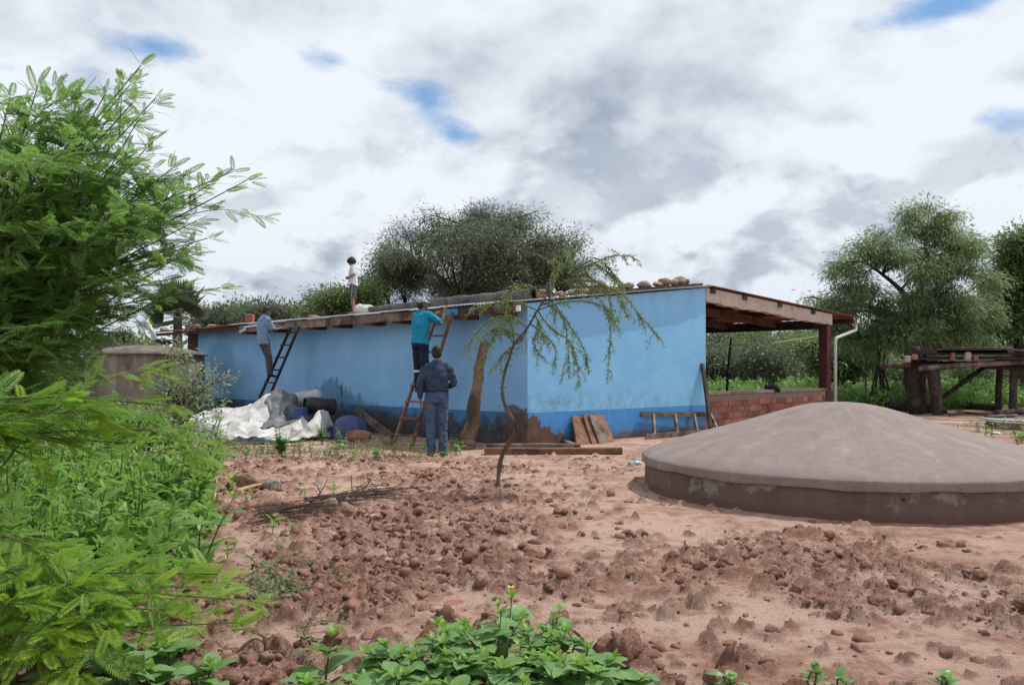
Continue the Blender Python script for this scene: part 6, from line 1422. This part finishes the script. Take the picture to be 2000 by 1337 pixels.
# ---- thorny sapling in front of the house corner
YS = gd(972, 955).y
def S_(px, py, dy=0.0): return at(px, py, YS + dy)
sb = gp(972, 957); sap = empty('sapling', sb, 0, label='slender crooked sapling with drooping thin branches in front of the house corner', cat='tree')
tk = [(972, 962), (974, 925), (982, 885), (1003, 850), (1008, 832), (990, 800), (981, 768), (984, 735), (994, 700), (1004, 672), (1030, 640), (1050, 606), (1066, 580), (1092, 553), (1128, 525), (1160, 503)]
tp_ = curve([S_(x, y, .03 * math.sin(i)) for i, (x, y) in enumerate(tk)], 45)
rad = [(.028 - .023 * i / (len(tp_) - 1)) * (1 + .25 * math.sin(i * 1.9) * (i < 20)) for i in range(len(tp_))]
MB().tube([q - sb for q in tp_], rad, 8).build('trunk', 'bark', sap, True)
tw2 = [[(1050, 606), (1090, 592), (1135, 588), (1180, 600), (1192, 640), (1190, 690), (1186, 748)], [(1058, 596), (1110, 575), (1150, 572), (1185, 600), (1205, 640)], [(1092, 553), (1150, 548), (1215, 575), (1245, 610), (1290, 662)],
       [(1035, 632), (1060, 650), (1085, 680), (1080, 728)], [(1050, 606), (1075, 640), (1110, 665), (1125, 700), (1132, 755)], [(1070, 578), (1095, 610), (1115, 640), (1140, 680), (1145, 720)], [(1060, 590), (1080, 600), (1100, 625), (1108, 660), (1112, 735)],
       [(1128, 525), (1165, 512), (1195, 500), (1240, 500)], [(1150, 508), (1180, 525), (1205, 550)], [(1160, 503), (1175, 510), (1195, 530), (1212, 562)],
       [(1050, 606), (1010, 590), (975, 590), (940, 600), (920, 608)], [(1030, 640), (1000, 620), (960, 625), (930, 650), (912, 685)], [(1066, 580), (1040, 560), (1010, 562), (985, 575)], [(1004, 672), (980, 640), (965, 655), (950, 690), (935, 720)], [(1004, 672), (1000, 640), (985, 600)], [(1030, 640), (1020, 660), (985, 690), (968, 720)],
       [(1092, 553), (1085, 520), (1100, 500)], [(1100, 545), (1120, 560), (1165, 560), (1200, 570), (1218, 600)], [(1128, 525), (1110, 510), (1090, 525), (1075, 550)], [(1140, 518), (1150, 540), (1175, 555), (1190, 580), (1195, 622)], [(1045, 615), (1055, 640), (1040, 668), (1062, 700)], [(1015, 655), (1000, 650), (970, 640), (945, 655)]]
Pq, Dq = [], []; mb = MB(); th = MB()
def fol(P2, dens=.011, ll=1.0):
    for i in range(len(P2) - 1):
        seg = P2[i + 1] - P2[i]; n = max(1, int(seg.length / dens)); d = seg.normalized()
        for j in range(n):
            q = P2[i] + seg * ((j + rnd.random()) / n)
            for s in range(2):
                Pq.append(list(q - sb)); v = rvec(1)[0]; Dq.append([d.x * .75 + v[0] * .8, d.y * .75 + v[1] * .8, d.z * .75 + v[2] * .8])
for pl_ in tw2:
    dy = rnd.uniform(-.45, .45)
    P2 = curve([S_(x, y, dy * i / (len(pl_) - 1)) for i, (x, y) in enumerate(pl_)], 16); n = len(P2)
    mb.tube([q - sb for q in P2], [.0085 * (1 - .82 * i / (n - 1)) for i in range(n)], 5, caps=False); fol(P2[1:])
    for k in range(11):
        i = rnd.randint(2, n - 2); d = (P2[i + 1] - P2[i]).normalized(); e = (d + Vector((rnd.gauss(0, .5), rnd.gauss(0, .5), rnd.gauss(-.25, .35)))).normalized() * rnd.uniform(.08, .24)
        S2 = curve([P2[i], P2[i] + e * .5, P2[i] + e + Vector((0, 0, -.04))], 4); mb.tube([q - sb for q in S2], [.003, .0025, .002, .0015, .001][:len(S2)], 4, caps=False); fol(S2, .015)
mb.build('branches', 'stem_green', sap, True)
for i in range(40):
    q = tp_[rnd.randint(4, len(tp_) - 14)] - sb; d = Vector((rnd.gauss(0, 1), rnd.gauss(0, .6), rnd.uniform(-.2, .8))).normalized(); th.tube([q, q + d * rnd.uniform(.05, .085)], [.006, .001], 4)
th.build('thorns', 'bark', sap)
Pq = np.array(Pq); Dq = np.array(Dq); V_, F_ = leaf_quads(Pq, Dq, rvec(len(Pq)) + np.array([0, -.3, .6]), .048 * (.6 + .8 * nr.random(len(Pq))), .0105)
link('foliage', arr_mesh('foliage', V_, F_), 'leaf_sapling', sap)['kind'] = 'stuff'
# ---- thin leafy shrub in front of the old tank
YB = 12.2; bb_ = on_ground(357, YB); bb_.z = gz(bb_.x, bb_.y)
twiggy('leafy_shrub', 'thin upright grey green shrub in front of the old tank', 'shrub', bb_, [B(350, 700, YB, 28, 55), B(330, 760, YB, 55, 45), B(380, 770, YB, 55, 60), B(395, 720, YB, 32, 22), B(320, 820, YB, 48, 40), B(375, 840, YB, 45, 40), B(430, 740, YB, 32, 13), B(452, 737, YB, 14, 8), B(415, 800, YB, 22, 28), B(345, 660, YB, 10, 16), B(300, 770, YB, 28, 30)], 260, 2700, .068, .030, 'leaf_shrub', bark='bark', trunk_r=.022, fork=.38, sig=.06, droop=.1, limb_r=.012)
twiggy('leafy_shrub', 'low leafy shrub at the foot of the thin upright one', 'shrub', on_ground(290, 11.2), [B(270, 830, 11.2, 60, 35), B(340, 850, 11.2, 50, 25), B(210, 830, 11.2, 60, 50)], 70, 4200, .07, .028, 'leaf_weed', bark='bark', trunk_r=.02, sig=.10, limb_r=.01)
